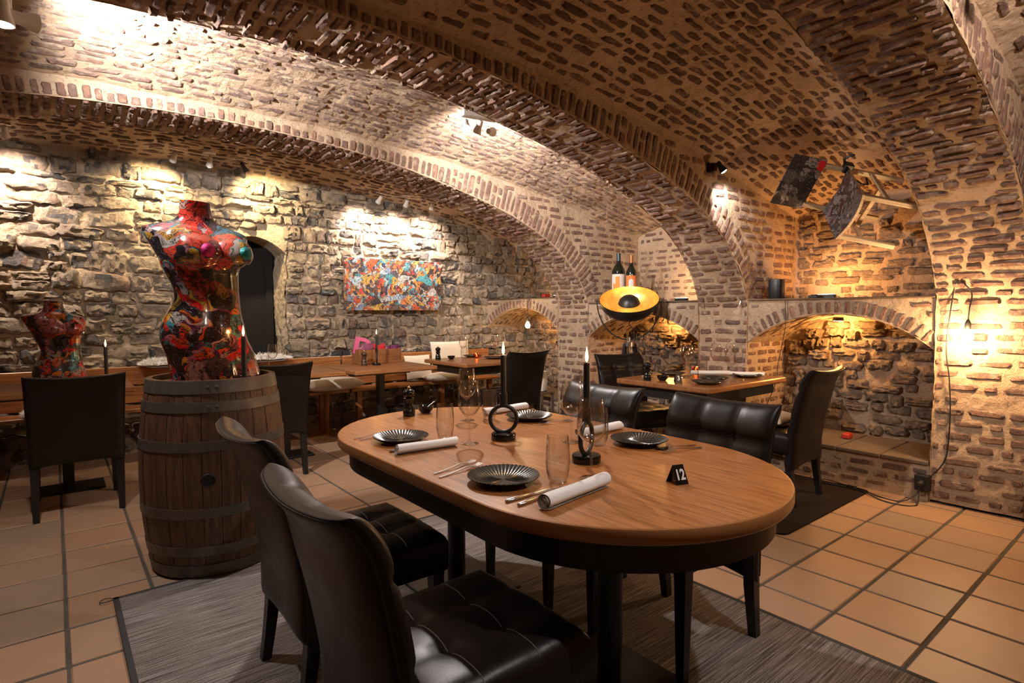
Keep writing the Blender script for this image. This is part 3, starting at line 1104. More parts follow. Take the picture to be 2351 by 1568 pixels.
# ------------------------------------------------------------------ furniture builders
def chair_parts(root, hem=0.27, seat_z=0.48, H=0.94, W=0.49, D=0.50, thick=0.135):
    """upholstered high-back dining chair facing local +y"""
    hw = W / 2
    y0, y1 = -0.20, D - 0.20
    # seat: boxed cushion, tufted three by three
    def dent(u, v):
        s = 0.0
        for g in (-1 / 3, 1 / 3):
            s += 0.006 * math.exp(-((u - g) / 0.05) ** 2) + 0.004 * math.exp(-((v - g) / 0.05) ** 2)
            for g2 in (-1 / 3, 1 / 3):
                s += 0.013 * math.exp(-(((u - g) ** 2 + (v - g2) ** 2) / 0.022))
        e = 1 - max(abs(u), abs(v))
        s += 0.035 * math.exp(-(e / 0.10) * 1.6)
        return s
    ts = [math.sin(PI / 2 * k) for k in lin(-1, 1, 30)]
    bow = lambda u, v: 0.012 * (1 - u * u)
    mb = MB()
    mb.grid(lambda u, v: (u * hw * 0.985, (y0 + y1) / 2 + v * (y1 - y0) / 2 * (1 + 0.0 * u) + (bow(u, v) if v > 0 else 0) * v, seat_z + 0.020 - dent(u, v)), ts, ts)
    n = len(ts)
    edge = [(i, 0) for i in range(n)] + [(n - 1, j) for j in range(1, n)] + [(i, n - 1) for i in range(n - 2, -1, -1)] + [(0, j) for j in range(n - 2, 0, -1)]
    rings = [[mb.v[i * n + j] for i, j in edge]]
    cx, cy = 0, (y0 + y1) / 2
    for zz, k in ((seat_z - 0.03, 1.012), (seat_z - thick * .6, 1.014), (seat_z - thick + .01, 1.0), (seat_z - thick, 0.96)):
        rings.append([((x - cx) * k + cx, (y - cy) * k + cy, zz) for x, y, z in rings[0]])
    m2 = MB().ring_loft(rings[::-1], False)
    m2.f.append(tuple(range(len(edge) - 1, -1, -1)))
    mb.add(m2.v, m2.f)
    ob('seat', mb, 'leather', root, 60)
    sm = MB()
    for g in (-1 / 3, 1 / 3):
        sm.tube([(u * hw * 0.985, cy + g * (y1 - y0) / 2 + (bow(u, g) * g if g > 0 else 0), seat_z + 0.0216 - dent(u, g)) for u in lin(-0.96, 0.96, 60)], 0.0014, 5)
    ob('seam', sm, 'seam_thread', root)
    # backrest: padded slab, leaning and rolled back at the top, hollowed across
    def mid(u, w):
        z = hem + (H - hem) * w
        q = max(0, (z - 0.40) / (H - 0.40))
        y = -0.215 - 0.105 * q ** 1.35 - 0.040 * max(0, (w - 0.82) / 0.18) ** 2
        y -= 0.030 * (1 - u * u) * min(1, q * 1.6) - 0.010
        x = u * (hw - 0.005 + 0.012 * q)
        z -= 0.016 * (1 - u * u) * w ** 6 - (0.03 * (1 - u * u) if w < 0.02 else 0) * 0
        if w < 0.12:
            z += -0.03 * u * u * (1 - w / 0.12)
        return V((x, y, z))

    def half(u, w):
        e = max(abs(u), abs(2 * w - 1))
        return max(0.0, (1 - abs(u) ** 9)) ** 0.42 * max(0.0, (1 - abs(2 * w - 1) ** 34)) ** 0.42 * (0.047 - 0.007 * w)

    def tuft(u, w):
        s = 0.0
        z = (w - 0.30) / 0.70
        if z < 0:
            return 0.0
        for g in (-1 / 3, 1 / 3):
            s += 0.010 * math.exp(-((u - g) / 0.035) ** 2) + 0.004 * math.exp(-((u - g) / 0.12) ** 2)
            for gz in (0.22, 0.68):
                s += 0.009 * math.exp(-(((u - g) ** 2 + ((z - gz) * 1.5) ** 2) / 0.010))
        for gz in (0.22, 0.68):
            s += 0.010 * math.exp(-((z - gz) / 0.028) ** 2) + 0.004 * math.exp(-((z - gz) / 0.1) ** 2)
        return min(s, 0.024)
    us = [math.sin(PI / 2 * k) for k in lin(-1, 1, 36)]
    ws = [0.5 + 0.5 * math.sin(PI / 2 * k) for k in lin(-1, 1, 44)]
    mb = MB()
    fr = lambda u, w: mid(u, w) + V((0, half(u, w) - min(tuft(u, w), half(u, w)), 0))
    bk = lambda u, w: mid(u, w) - V((0, half(u, w), 0))
    mb.grid(lambda u, w: fr(u, w), us[::-1], ws)
    mb.grid(lambda u, w: bk(u, w), us, ws)
    ob('backrest', mb, 'leather', root, 75)
    sm = MB()
    for g in (-1 / 3, 1 / 3):
        sm.tube([fr(g, w) + V((0, 0.0012, 0)) for w in lin(0.32, 0.985, 18)], 0.0013, 5)
    for gz in (0.22, 0.68):
        w = 0.30 + 0.70 * gz
        sm.tube([fr(u, w) + V((0, 0.0012, 0)) for u in lin(-0.95, 0.95, 18)], 0.0013, 5)
    ob('seam', sm, 'seam_and_hole_black', root)
    # stitched welt that runs round the rear edge and over the top
    loop = [(-0.985, w) for w in lin(0.02, 0.965, 16)] + [(u, 0.985) for u in lin(-0.95, 0.95, 18)] + [(0.985, w) for w in lin(0.965, 0.02, 16)]
    pp = MB()
    pp.tube([bk(u, w) + V((0, -0.0005, 0.0005)) for u, w in loop], 0.0036, 6)
    ob('piping', pp, 'leather', root)
    # legs
    for sx in (-1, 1):
        x = sx * (hw - 0.032)
        leg = MB().ring_loft([[(x + a * s, y1 - 0.035 + b * s, z) for a, b in ((-1, -1), (1, -1), (1, 1), (-1, 1))] for z, s in ((0.0, 0.015), (0.02, 0.0155), (seat_z - thick + .03, 0.024))])
        ob('leg', leg, 'black_wood', root, 25)
        leg = MB().ring_loft([[(x + a * s, y + b * s, z) for a, b in ((-1, -1), (1, -1), (1, 1), (-1, 1))]
                              for z, s, y in ((0.0, 0.017, y0 - 0.035), (0.10, 0.019, y0 - 0.020), (0.22, 0.022, y0 - 0.005), (0.38, 0.023, y0 + 0.0))])
        ob('leg', leg, 'black_wood', root, 25)


FLOOR = 0.0
RUGZ = 0.009
c1 = thing('dining_chair', 'black leather dining chair on the rug beside the barrel, back to the barrel', 'chair', (0.825, 2.02, RUGZ), -PI / 2, 'chairs around the oval table')
chair_parts(c1)
dup(c1, (0.765, 1.235, RUGZ), -PI / 2, 'black leather dining chair whose pale-stitched tufted seat shows beside the two metal knives', 'chairs around the oval table')
cf = thing('dining_chair', 'black leather chair with wide shiny tufted back nearest the number 12 sign', 'chair', (1.95, 1.345, RUGZ), PI / 2, 'chairs around the oval table')
chair_parts(cf, thick=0.075)
dup(cf, (1.93, 2.02, RUGZ), PI / 2, 'black leather chair with shiny tufted back behind the two candles on the oval table', 'chairs around the oval table')
dup(c1, (4.06, 1.98, RUGZ), 0.03, 'black leather chair on the dark rug, seen from behind near the wall socket', 'chairs around the number 3 table')
dup(c1, (4.06, 3.22, FLOOR), PI - 0.30, 'black leather chair standing in front of the tripod lamp', 'chairs around the number 3 table')
ca = thing('dining_chair', 'black leather chair seen from behind, left of the barrel, before the small bust', 'chair', (0.103, 4.885, FLOOR), 0.0, 'chairs facing the bench')
chair_parts(ca, hem=0.36, W=0.515)
dup(ca, (1.355, 4.90, FLOOR), 0.0, 'black leather chair seen from behind, just right of the barrel', 'chairs facing the bench')
dup(ca, (3.77, 4.72, FLOOR), 0.0, 'black leather chair seen from behind beside the brick pier and white speaker', 'chairs facing the bench')

# ---- oval table
TZ = 0.79
TCX, TR, TY1, TY2 = 1.494, 0.577, 1.303, 2.196


def stadium(r, n=40):
    pts = [(TCX + r * math.cos(a), TY2 + r * math.sin(a)) for a in lin(0, PI, n)]
    return pts + [(TCX + r * math.cos(a), TY1 + r * math.sin(a)) for a in lin(PI, 2 * PI, n)]


tb = thing('dining_table', 'large oval oak table on black columns, laid for four', 'table', (TCX, 1.75, RUGZ))
L0 = lambda p: (p[0] - TCX, p[1] - 1.75)
mb = MB()
prof = [(-0.020, -0.046), (-0.006, -0.044), (0, -0.036), (0, -0.006), (-0.002, -0.002), (-0.007, 0.0)]
mb.ring_loft([[(*L0(p), TZ - RUGZ + dz) for p in stadium(TR + dr)] for dr, dz in prof], False)
topp = MB().ring_loft([[(*L0(p), TZ - RUGZ + dz) for p in stadium(TR + dr)] for dr, dz in ((-0.02, -0.045), (-0.0068, -0.02), (-0.0068, 0.0), (-0.02, 0.0))])
ob('tabletop', topp, 'oak', tb, 40)
ob('edge_band', mb, 'oak_edge', tb, 40)
mb = MB().ring_loft([[(*L0(p), TZ - RUGZ + dz) for p in stadium(TR - 0.05)] for dz in (-0.135, -0.046)])
ob('apron', mb, 'black_metal', tb, 30)
for y in (1.30, 2.28):
    ob('column', MB().tube([(0, y - 1.75, 0.012), (0, y - 1.75, TZ - 0.12)], 0.043, 20), 'black_metal', tb)
    ob('base_plate', MB().box(-0.21, 0.21, y - 1.75 - 0.24, y - 1.75 + 0.24, 0.0, 0.014, 0.004), 'black_metal', tb)


def ped_table(label, x0, x1, y0, y1, ped, axis='oak_x', z=TZ, legs=False, g='oak tables along the bench'):
    zb = 0.0095 if g is None else 0.0
    z -= zb
    t = thing('dining_table', label, 'table', ((x0 + x1) / 2, (y0 + y1) / 2, zb), 0, g)
    a, b = (x1 - x0) / 2, (y1 - y0) / 2
    ob('tabletop', MB().box(-a, a, -b, b, z - 0.042, z, 0.008), axis, t)
    if legs:
        ob('apron', MB().box(-a + 0.07, a - 0.07, -b + 0.07, b - 0.07, z - 0.13, z - 0.042, 0.003), 'black_metal', t)
    else:
        ob('underframe', MB().box(-a + 0.12, a - 0.12, -0.05, 0.05, z - 0.09, z - 0.042, 0.003), 'black_metal', t)
    for px in ped:
        ob('column', MB().box(px - 0.035, px + 0.035, -0.035, 0.035, 0.015, z - 0.05, 0.006), 'black_metal', t)
        ob('base_plate', MB().box(px - 0.22, px + 0.22, -0.14, 0.14, 0.0, 0.018, 0.006), 'black_metal', t)
    return t


ped_table('square oak table on one black post carrying the wooden crate', 2.14, 3.02, 4.93, 5.73, (0.0,))
ped_table('oak table in the corner by the niche bulb, laid with dark plates', 3.32, 4.46, 4.86, 5.72, (-0.30, 0.30), legs=True)
ped_table('oak table partly behind the barrel and its neighbouring chair', 1.20, 2.08, 4.98, 5.74, (0.0,))
ped_table('oak table carrying the small collage bust', -0.55, 0.46, 5.00, 5.80, (0.10,))
ped_table('oak table numbered 3 standing against the brick pier', 3.56, 4.69, 2.20, 3.05, (-0.3, 0.3), legs=True, g=None)

# ---- bench along the stone wall
bn = thing('long_bench', 'long wooden bench with plank back along the stone wall', 'bench', (2.0, 6.2, 0))
ob('seat', MB().box(-3.3, .54, -0.20, 0.07, 0.445, 0.478, 0.006), 'bench_wood', bn)
ob('back_plank', MB().box(-3.3, .54, 0.045, 0.075, 0.50, 0.655, 0.005), 'bench_wood', bn)
ob('back_plank', MB().box(-3.3, .54, 0.045, 0.075, 0.668, 0.835, 0.005), 'bench_wood', bn)
for x in (-2.4, -1.0, 0.30):
    ob('leg', MB().lathe([(0.0, 0.0), (0.020, 0.0), (0.024, 0.06), (0.018, 0.12), (0.030, 0.18), (0.022, 0.24), (0.030, 0.34), (0.034, 0.445)], 14, T(x, -0.13, 0)), 'bench_wood', bn)
    ob('bracket', MB().box(x - 0.025, x + 0.025, 0.0, 0.045, 0.0, 0.445, 0.004), 'bench_wood', bn)

# ---- rugs
rg = thing('rug', 'flat-woven grey and brown streaked rug under the oval table', 'rug', (1.29, 1.55, 0))
ob('weave', MB().box(-1.105, 1.105, -1.60, 1.60, 0.0, 0.008, 0.002), 'woven_rug', rg)
mb = MB()
for s in (-1, 1):
    mb.box(s * 1.105 - 0.012, s * 1.105 + 0.012, -1.612, 1.612, 0.0, 0.0092, 0.003)
    mb.box(-1.117, 1.117, s * 1.60 - 0.012, s * 1.60 + 0.012, 0.0, 0.0092, 0.003)
ob('binding', mb, 'rug_binding', rg)
ob('loose_thread', MB().tube([(-1.10 - 0.012 + 0.025 * math.cos(a) - 0.03, 1.60 + 0.02 * math.sin(a), 0.006 + 0.004 * abs(math.sin(a))) for a in lin(0, 5.6, 16)], 0.0022, 5), 'rug_binding', rg)


def rounded(x0, x1, y0, y1, r, n=6):
    pts = []
    for cx, cy, a in ((x1 - r, y1 - r, 0), (x0 + r, y1 - r, PI / 2), (x0 + r, y0 + r, PI), (x1 - r, y0 + r, 1.5 * PI)):
        pts += [(cx + r * math.cos(a + k), cy + r * math.sin(a + k)) for k in lin(0, PI / 2, n)]
    return pts


mb = MB().prism(rounded(3.32, 4.655, 1.545, 2.86, 0.06), 0.0, 0.009)
tag(ob('pile_rug', mb, 'dark_pile_rug'), 'dark brown pile rug under the number 3 table by the right wall', 'rug')

# ---- barrel
BX, BY, BH = 0.665, 3.40, 0.985
br = thing('wine_barrel', 'old oak wine barrel with iron hoops, standing as a plinth for the tall torso', 'barrel', (BX, BY, 0.0095))


def brad(z):
    q = (z / BH - 0.5) * 2
    return 0.352 - 0.047 * q * q


NST = 26
for k in range(NST):
    a0, a1 = 2 * PI * k / NST + 0.004, 2 * PI * (k + 1) / NST - 0.004
    zs = lin(0, BH, 16)
    off = random.uniform(-.0012, .0012)
    mb = MB()
    mb.grid(lambda z, a: ((brad(z) + off) * math.cos(a), (brad(z) + off) * math.sin(a), z), zs, lin(a0, a1, 3)[::-1])
    mb.grid(lambda z, a: ((brad(z) - 0.026) * math.cos(a), (brad(z) - 0.026) * math.sin(a), z), zs, lin(a0, a1, 3))
    for a, rev in ((a0, 1), (a1, 0)):
        g = [0.0, 1.0] if rev else [1.0, 0.0]
        mb.grid(lambda z, q, a=a: ((brad(z) + off * (1 - q) - 0.026 * q) * math.cos(a), (brad(z) + off * (1 - q) - 0.026 * q) * math.sin(a), z), zs, g)
    for z, rev in ((0, 1), (BH, 0)):
        g = [0.0, 1.0] if rev else [1.0, 0.0]
        mb.grid(lambda a, q, z=z: ((brad(z) + off - 0.026 * q) * math.cos(a), (brad(z) + off - 0.026 * q) * math.sin(a), z), lin(a0, a1, 3), g)
    ob('stave', mb, 'stave_wood', br, 40)
for zc, w in ((0.952, 0.062), (0.855, 0.050), (0.665, 0.050), (0.335, 0.050), (0.140, 0.050), (0.036, 0.060)):
    pr = [(brad(zc + d) + e, zc + d) for d, e in ((-w / 2, -0.003), (-w / 2, 0.004), (w / 2, 0.004), (w / 2, -0.003), (-w / 2, -0.003))]
    h = ob('hoop', MB().lathe(pr, 72), 'iron_hoop', br, 40)
    if zc > 0.8:
        for da in (-0.09, 0.03):
            a = -1.75 + da
            r = brad(zc) + 0.004
            ob('rivet', MB().lathe([(0.0085, 0), (0.007, 0.004), (0.0, 0.006)], 10, T(r * math.cos(a), r * math.sin(a), zc) @ RZ(a) @ RY(PI / 2)), 'iron_hoop', h)
ob('head', MB().lathe([(0.0, BH - 0.03), (0.285, BH - 0.03), (0.285, BH - 0.05), (0, BH - 0.05)], 48), 'stave_wood', br)
a = -1.86
r = brad(0.50)
ob('bung_hole', MB().lathe([(0.0, 0.0), (0.026, 0.0), (0.030, 0.0035), (0.034, 0.0)], 20, T((r + .0005) * math.cos(a), (r + .0005) * math.sin(a), 0.50) @ RZ(a) @ RY(PI / 2)), 'seam_and_hole_black', br)  # black disc on the stave stands in for the shade inside the hole


# ---- collage torso
ROWS = [(0.0, .012, .205, .150, 0.0), (.02, .012, .205, .150, 0), (.08, 0.0, .203, .150, 0), (.14, -.012, .200, .150, .004), (.20, -.036, .198, .148, .006), (.23, -.044, .197, .146, .006), (.28, -.044, .190, .138, .006),
        (.32, -.043, .179, .128, .006), (.36, -.035, .165, .116, .004), (.39, -.027, .155, .108, .002), (.43, -.023, .148, .104, 0), (.46, -.024, .147, .104, 0), (.50, -.030, .153, .108, 0),
        (.54, -.040, .163, .114, 0), (.58, -.044, .176, .119, 0), (.62, -.047, .190, .121, 0), (.66, -.052, .206, .119, .004), (.70, -.058, .222, .112, .008), (.72, -.062, .230, .107, .010),
        (.74, -.066, .236, .100, .014), (.755, -.066, .232, .092, .016), (.768, -.064, .214, .084, .018), (.780, -.062, .178, .078, .020), (.792, -.062, .136, .072, .020),
        (.806, -.062, .102, .068, .020), (.825, -.064, .082, .064, .018), (.85, -.065, .073, .061, .012), (.88, -.066, .069, .059, .006), (.902, -.066, .069, .059, .004)]


def torso_mesh(s, zlo, face):
    """face: direction the chest points, angle in the xy plane (local -y is towards the viewer)"""
    fd = V((math.sin(face), -math.cos(face), 0))
    n = 64
    rings = []
    zs = [r[0] for r in ROWS]
    R = np.array(ROWS)
    zz = sorted(set([round(zlo + (0.902 - zlo) * k / 70, 4) for k in range(71)]))
    C1, C2 = V((-.062, 0, .655)), V((-.062, 0, .648))
    side = V((math.cos(face), math.sin(face), 0))
    b1 = C1 - side * 0.085
    b2 = C2 + side * 0.066
    for z in zz:
        xc, hw, hd, yo = (float(np.interp(z, R[:, 0], R[:, k])) for k in (1, 2, 3, 4))
        ring = []
        for k in range(n):
            a = 2 * PI * k / n
            ca, sa = math.cos(a), math.sin(a)
            e = 0.88
            x = hw * math.copysign(abs(ca) ** e, ca)
            y = hd * math.copysign(abs(sa) ** e, sa)
            p = V((xc + x, yo + y, z))
            nn = V((x / hw ** 2, y / hd ** 2, 0)).normalized()
            add = 0.0
            for bc in (b1, b2):
                q = p - bc
                lat, dz, dep = q.dot(side), q.z, q.dot(fd)
                if dep > 0:
                    d2 = (lat / 0.092) ** 2 + ((dz + (0.012 if dz > 0 else 0)) / (0.118 if dz > 0 else 0.080)) ** 2
                    if d2 < 1:
                        add = max(add, 0.100 * math.sqrt(1 - d2) ** 1.15)
            if add:
                p = p + (fd * 0.93 + nn * 0.35).normalized() * add
            # navel line, hips and groin
            if 0.02 < z < 0.24 and nn.dot(fd) > 0:
                lat = (p - V((xc, yo, 0))).dot(side)
                p -= fd * 0.022 * math.exp(-(lat / 0.025) ** 2) * (1 - z / 0.24)
            if 0.36 < z < 0.56 and nn.dot(fd) > 0.3:
                lat = (p - V((xc, yo, 0))).dot(side)
                p -= fd * 0.008 * math.exp(-(lat / 0.03) ** 2)
            # back furrow
            if nn.dot(fd) < -0.4 and z > 0.3:
                lat = (p - V((xc, yo, 0))).dot(side)
                p += fd * 0.014 * math.exp(-(lat / 0.03) ** 2)
            tilt = -0.05 * (p.x + 0.06) if z > 0.6 else 0
            ring.append(((p.x) * s, p.y * s, (z - zlo + tilt) * s))
        rings.append(ring)
    mb = MB().ring_loft(rings)
    tips = []
    for bc in (b1, b2):
        far = max((V(p) / s for p in mb.v if abs(((V(p) / s) + V((0, 0, zlo)) - bc).dot(side)) < .02 and abs(p[2] / s + zlo - bc.z) < .03), key=lambda q: (q - bc).dot(fd))
        tips.append(bc - V((0, 0, zlo)) + fd * ((far - bc).dot(fd) + .001) + V((0, 0, -.006)))
    return mb, tips, fd


ts = thing('mannequin_torso', 'tall glossy headless mannequin torso covered in a colourful paper collage, on the barrel', 'mannequin', (BX + 0.005, BY - 0.02, BH - 0.03), math.radians(-11.1))
ts.location.z += .0095
mb, tips, fd = torso_mesh(1.045, 0.0, math.radians(40))
ob('body', mb, 'torso_collage', ts, 60)
for tp, m, nm in ((tips[0], 'pasty_magenta', 'magenta sparkling disc'), (tips[1], 'pasty_teal', 'teal sparkling disc')):
    g = MB().lathe([(0.036, -0.022), (0.034, -0.006), (0.024, 0.006), (0.012, 0.011), (0.0, 0.013)], 24, T(*(tp * 1.045)) @ RZ(math.radians(40)) @ RX(PI / 2))
    ob('breast_disc', g, m, ts, 60, nm)
bs = thing('mannequin_bust', 'small glossy headless bust covered in colourful collage behind the chair left of the barrel', 'mannequin', (0.06, 5.36, TZ), math.radians(0))
mb, tips, fd = torso_mesh(0.80, 0.12, math.radians(30))
ob('body', mb, 'bust_collage', bs, 60)


# ------------------------------------------------------------------ table things
def plate(label, x, y, z, r=0.115, group='dark ribbed plates'):
    if 'plate' not in _pm:
        n = 144
        prof = [(0.0, 0.006), (0.045, 0.006), (0.066, 0.0075), (0.090, 0.014), (0.112, 0.023), (0.115, 0.0245), (0.1155, 0.0225), (0.092, 0.010), (0.066, 0.002), (0.062, 0.0), (0.0, 0.0)]
        mb = MB().lathe(prof, n)
        vs = []
        for i, (a, b, c) in enumerate(mb.v):
            q = math.hypot(a, b)
            top = c > 0.0055
            k = round(math.atan2(b, a) / (2 * PI) * n)
            rib = 0.0011 if k % 3 == 0 else -0.0006
            vs.append((a, b, c + (rib if top and q > 0.03 else 0)))
        mb.v = vs
        _pm['plate'] = mesh_of(mb, 'plate_glaze', 25)
    o = ob('plate', _pm['plate'], None)
    o.location = (x, y, z + 0.0003)
    s = r / 0.115
    o.scale = (s, s, s)
    return tag(o, label, 'plate', group)


def napkin(label, a, b, z, group='rolled white napkins', w=0.052, h=0.036):
    a, b = V((*a, 0)), V((*b, 0))
    L = (b - a).length
    sp = []
    tn, th = 3.4, 0.0042
    for k in range(70):
        q = k / 69
        ang = 2 * PI * tn * q + PI * 0.9
        rr = 0.06 + 0.94 * q
        sp.append(V((rr * w / 2 * math.cos(ang), h / 2 + rr * h / 2 * math.sin(ang))))
    # outer flap lies flat at the end
    mb = MB()
    ys = lin(0, L, 10)

    def f(i, y):
        p = sp[i]
        wb = 1 + 0.05 * math.sin(y * 31 + p.x * 40) + 0.03 * math.sin(y * 77)
        return (p.x * wb, y + 0.004 * math.sin(i * 0.35), max(0.0008, p.y * (1 + 0.03 * math.sin(y * 23 + 1))))
    idx = list(range(70))
    mb.grid(f, idx, ys)
    mb.grid(lambda i, y: tuple(V(f(i, y)) * 1.0 + V((-(sp[min(69, i + 1)] - sp[max(0, i - 1)]).normalized().y * -0.0018, 0, (sp[min(69, i + 1)] - sp[max(0, i - 1)]).normalized().x * -0.0018))), idx[::-1], ys)
    o = ob('napkin', mb, 'linen_white', None, 80)
    o.location = (a.x, a.y, z + 0.0015)
    o.rotation_euler = (0, 0, math.atan2(b.y - a.y, b.x - a.x) - PI / 2)
    return tag(o, label, 'napkin', group)


def tumbler(label, x, y, z, s=1.0, group='stemless water glasses'):
    if 'tumbler' not in _pm:
        out = [(0.0, 0.0), (0.024, 0.0), (0.029, 0.004), (0.036, 0.035), (0.0385, 0.065), (0.037, 0.11), (0.0335, 0.15)]
        inn = [(0.0325, 0.15), (0.036, 0.11), (0.0375, 0.065), (0.035, 0.036), (0.027, 0.012), (0.0, 0.009)]
        _pm['tumbler'] = mesh_of(MB().lathe(out + inn, 36), 'glass', 60)
    o = ob('water_glass', _pm['tumbler'], None)
    o.location, o.scale = (x, y, z + 0.0004), (s, s, s)
    return tag(o, label, 'glass', group)


def wineglass(label, x, y, z, s=1.0, group='stemmed wine glasses'):
    t = thing('wine_glass', label, 'wine glass', (x, y, z + 0.0004), 0, group)
    if 'wg' not in _pm:
        out = [(0.0045, 0.10), (0.008, 0.108), (0.026, 0.122), (0.042, 0.145), (0.0475, 0.168), (0.046, 0.20), (0.040, 0.235), (0.0357, 0.2575), (0.0352, 0.2588)]
        inn = [(0.0343, 0.2588), (0.0338, 0.2572), (0.0385, 0.235), (0.045, 0.20), (0.0465, 0.168), (0.041, 0.147), (0.025, 0.125), (0.0, 0.114)]
        _pm['wg'] = mesh_of(MB().lathe(out + inn, 40), 'glass', 70)
        _pm['wgs'] = mesh_of(MB().lathe([(0.0, 0.0), (0.038, 0.0), (0.038, 0.0015), (0.018, 0.004), (0.006, 0.008), (0.0038, 0.02), (0.0036, 0.085), (0.0045, 0.10)], 28), 'glass', 70)
    for nm, k in (('bowl', 'wg'), ('stem', 'wgs')):
        o = ob(nm, _pm[k], None, t)
    t.scale = (s, s, s)
    return t


def fork_mesh():
    mb = MB()
    # handle then neck then head and four tines, along +y, handle end at 0
    ys = [0, .004, .03, .08, .115, .135, .15]
    wd = [.003, .0052, .0050, .0032, .0028, .0075, .0100]
    hz = [.002, .002, .0022, .0045, .009, .009, .0055]
    top = [[(-w, y, z + .0022), (w, y, z + .0022), (w * .8, y, z), (-w * .8, y, z)] for y, w, z in zip(ys, wd, hz)]
    mb.ring_loft(top)
    for k in (-1.5, -.5, .5, 1.5):
        x = k * .0054
        mb.ring_loft([[(x - .0013, y, z + .002), (x + .0013, y, z + .002), (x + .0010, y, z), (x - .0010, y, z)] for y, z in ((.148, .0056), (.165, .003), (.185, .0045), (.198, .008))])
    return mb


def spoon_mesh():
    mb = MB()
    ys = [0, .004, .03, .08, .115, .13]
    wd = [.003, .0052, .0050, .0032, .0026, .0045]
    hz = [.002, .002, .0022, .0045, .009, .008]
    mb.ring_loft([[(-w, y, z + .0022), (w, y, z + .0022), (w * .8, y, z), (-w * .8, y, z)] for y, w, z in zip(ys, wd, hz)])
    us = lin(0, 1, 10)
    mb.grid(lambda u, v: (v * 0.019 * math.sqrt(max(0, 1 - (2 * u - 1) ** 2)) * (0.85 + .15 * u), .127 + .062 * u, .0085 - .0072 * (1 - v * v) * math.sin(PI * u) - .004 * math.sin(PI * u)), us, lin(-1, 1, 8))
    mb.grid(lambda u, v: (v * 0.019 * math.sqrt(max(0, 1 - (2 * u - 1) ** 2)) * (0.85 + .15 * u), .127 + .062 * u, .0075 - .0074 * (1 - v * v) * math.sin(PI * u) - .004 * math.sin(PI * u)), us, lin(1, -1, 8))
    return mb


def knife_mesh(w=.0095):
    mb = MB()
    ys = [0, .004, .04, .09, .10, .11, .16, .20, .222]
    wd = [.004, .0062, .0065, .0050, .0042, w * .8, w, w * .8, .001]
    hz = [.0075, .009, .009, .008, .006, .0032, .003, .0026, .002]
    mb.ring_loft([[(-wa, y, h * .75), (-wa * .5, y, h), (wa * .5, y, h), (wa, y, h * .75), (wa, y, h * .2), (wa * .4, y, 0.0003), (-wa * .4, y, 0.0003), (-wa, y, h * .2)] for y, wa, h in zip(ys, wd, hz)])
    return mb


CUT = {'fork': fork_mesh(), 'spoon': spoon_mesh(), 'knife': knife_mesh(), 'butter_knife': knife_mesh(.0125)}


def cutlery(kind, label, a, b, z, group, cat=None):
    key = 'cut_' + kind
    if key not in _pm:
        _pm[key] = mesh_of(CUT[kind], 'steel', 50)
    o = ob(kind if kind != 'butter_knife' else 'knife', _pm[key], None)
    o.location = (a[0], a[1], z + 0.0006)
    o.rotation_euler = (0, 0, math.atan2(b[1] - a[1], b[0] - a[0]) - PI / 2)
    return tag(o, label, cat or ('knife' if 'knife' in kind else kind), group)


def flame(parent, z, s=1.0, warm=1.6, loc=None):
    ob('wick', MB().tube([(0, 0, z - .004), (0.0006, 0, z + .008)], .0009, 5), 'wick_black', parent)
    ob('flame', MB().lathe([(0.0, z + .004), (.0045 * s, z + .012), (.0062 * s, z + .022), (.0050 * s, z + .036), (.0024 * s, z + .050), (0, z + .062)], 14), 'flame', parent)


def candle_holder(label, x, y, z, rz, tilt=0.0, group='black ring candle holders with burning candles', s=1.0):
    t = thing('candle_holder', label, 'candle holder', (x, y, z), rz, group)
    ob('base', MB().lathe([(0, 0), (.050, 0), (.052, .003), (.052, .024), (.049, .028), (.02, .030), (0, .030)], 36), 'black_gloss', t, 40)
    ob('ring', MB().tube([(.056 * math.cos(a), 0, .087 + .056 * math.sin(a)) for a in lin(0, 2 * PI, 48)[:-1]], .0085, 12, closed=True), 'black_metal', t)
    ob('socket', MB().lathe([(0, .140), (.016, .142), (.0165, .195), (.0135, .195), (.0135, .155), (0, .155)], 20), 'black_metal', t, 40)
    ca = ob('candle', MB().lathe([(0, .160), (.0125, .160), (.0118, .352), (.0105, .357), (0, .354)], 20, T(tilt * -.0, 0, 0)), 'black_wax', t, 40)
    flame(ca, .354)
    light('POINT', (x, y, z + .405), 1.1, AMBER, size=.012, name='candle_light')
    t.scale = (s, s, s)
    return t


def mill(label, x, y, z, s=1.0, mat='black_gloss', knob='brass', group=None):
    t = thing('pepper_mill', label, 'pepper mill', (x, y, z), 0, group)
    ob('body', MB().lathe([(0, 0), (.030, 0), (.031, .004), (.031, .030), (.027, .036), (.029, .040), (.027, .047), (.0215, .062), (.021, .072), (.027, .088), (.0275, .094), (.016, .097)], 28), mat, t, 50)
    ob('head', MB().lathe([(.016, .097), (.018, .099), (.027, .104), (.0305, .116), (.028, .130), (.018, .139), (.008, .141), (0, .141)], 28), mat, t, 50)
    ob('knob', MB().lathe([(.004, .140), (.0075, .144), (.0085, .149), (.006, .154), (0, .156)], 16), knob, t, 50)
    t.scale = (s, s, s)
    return t


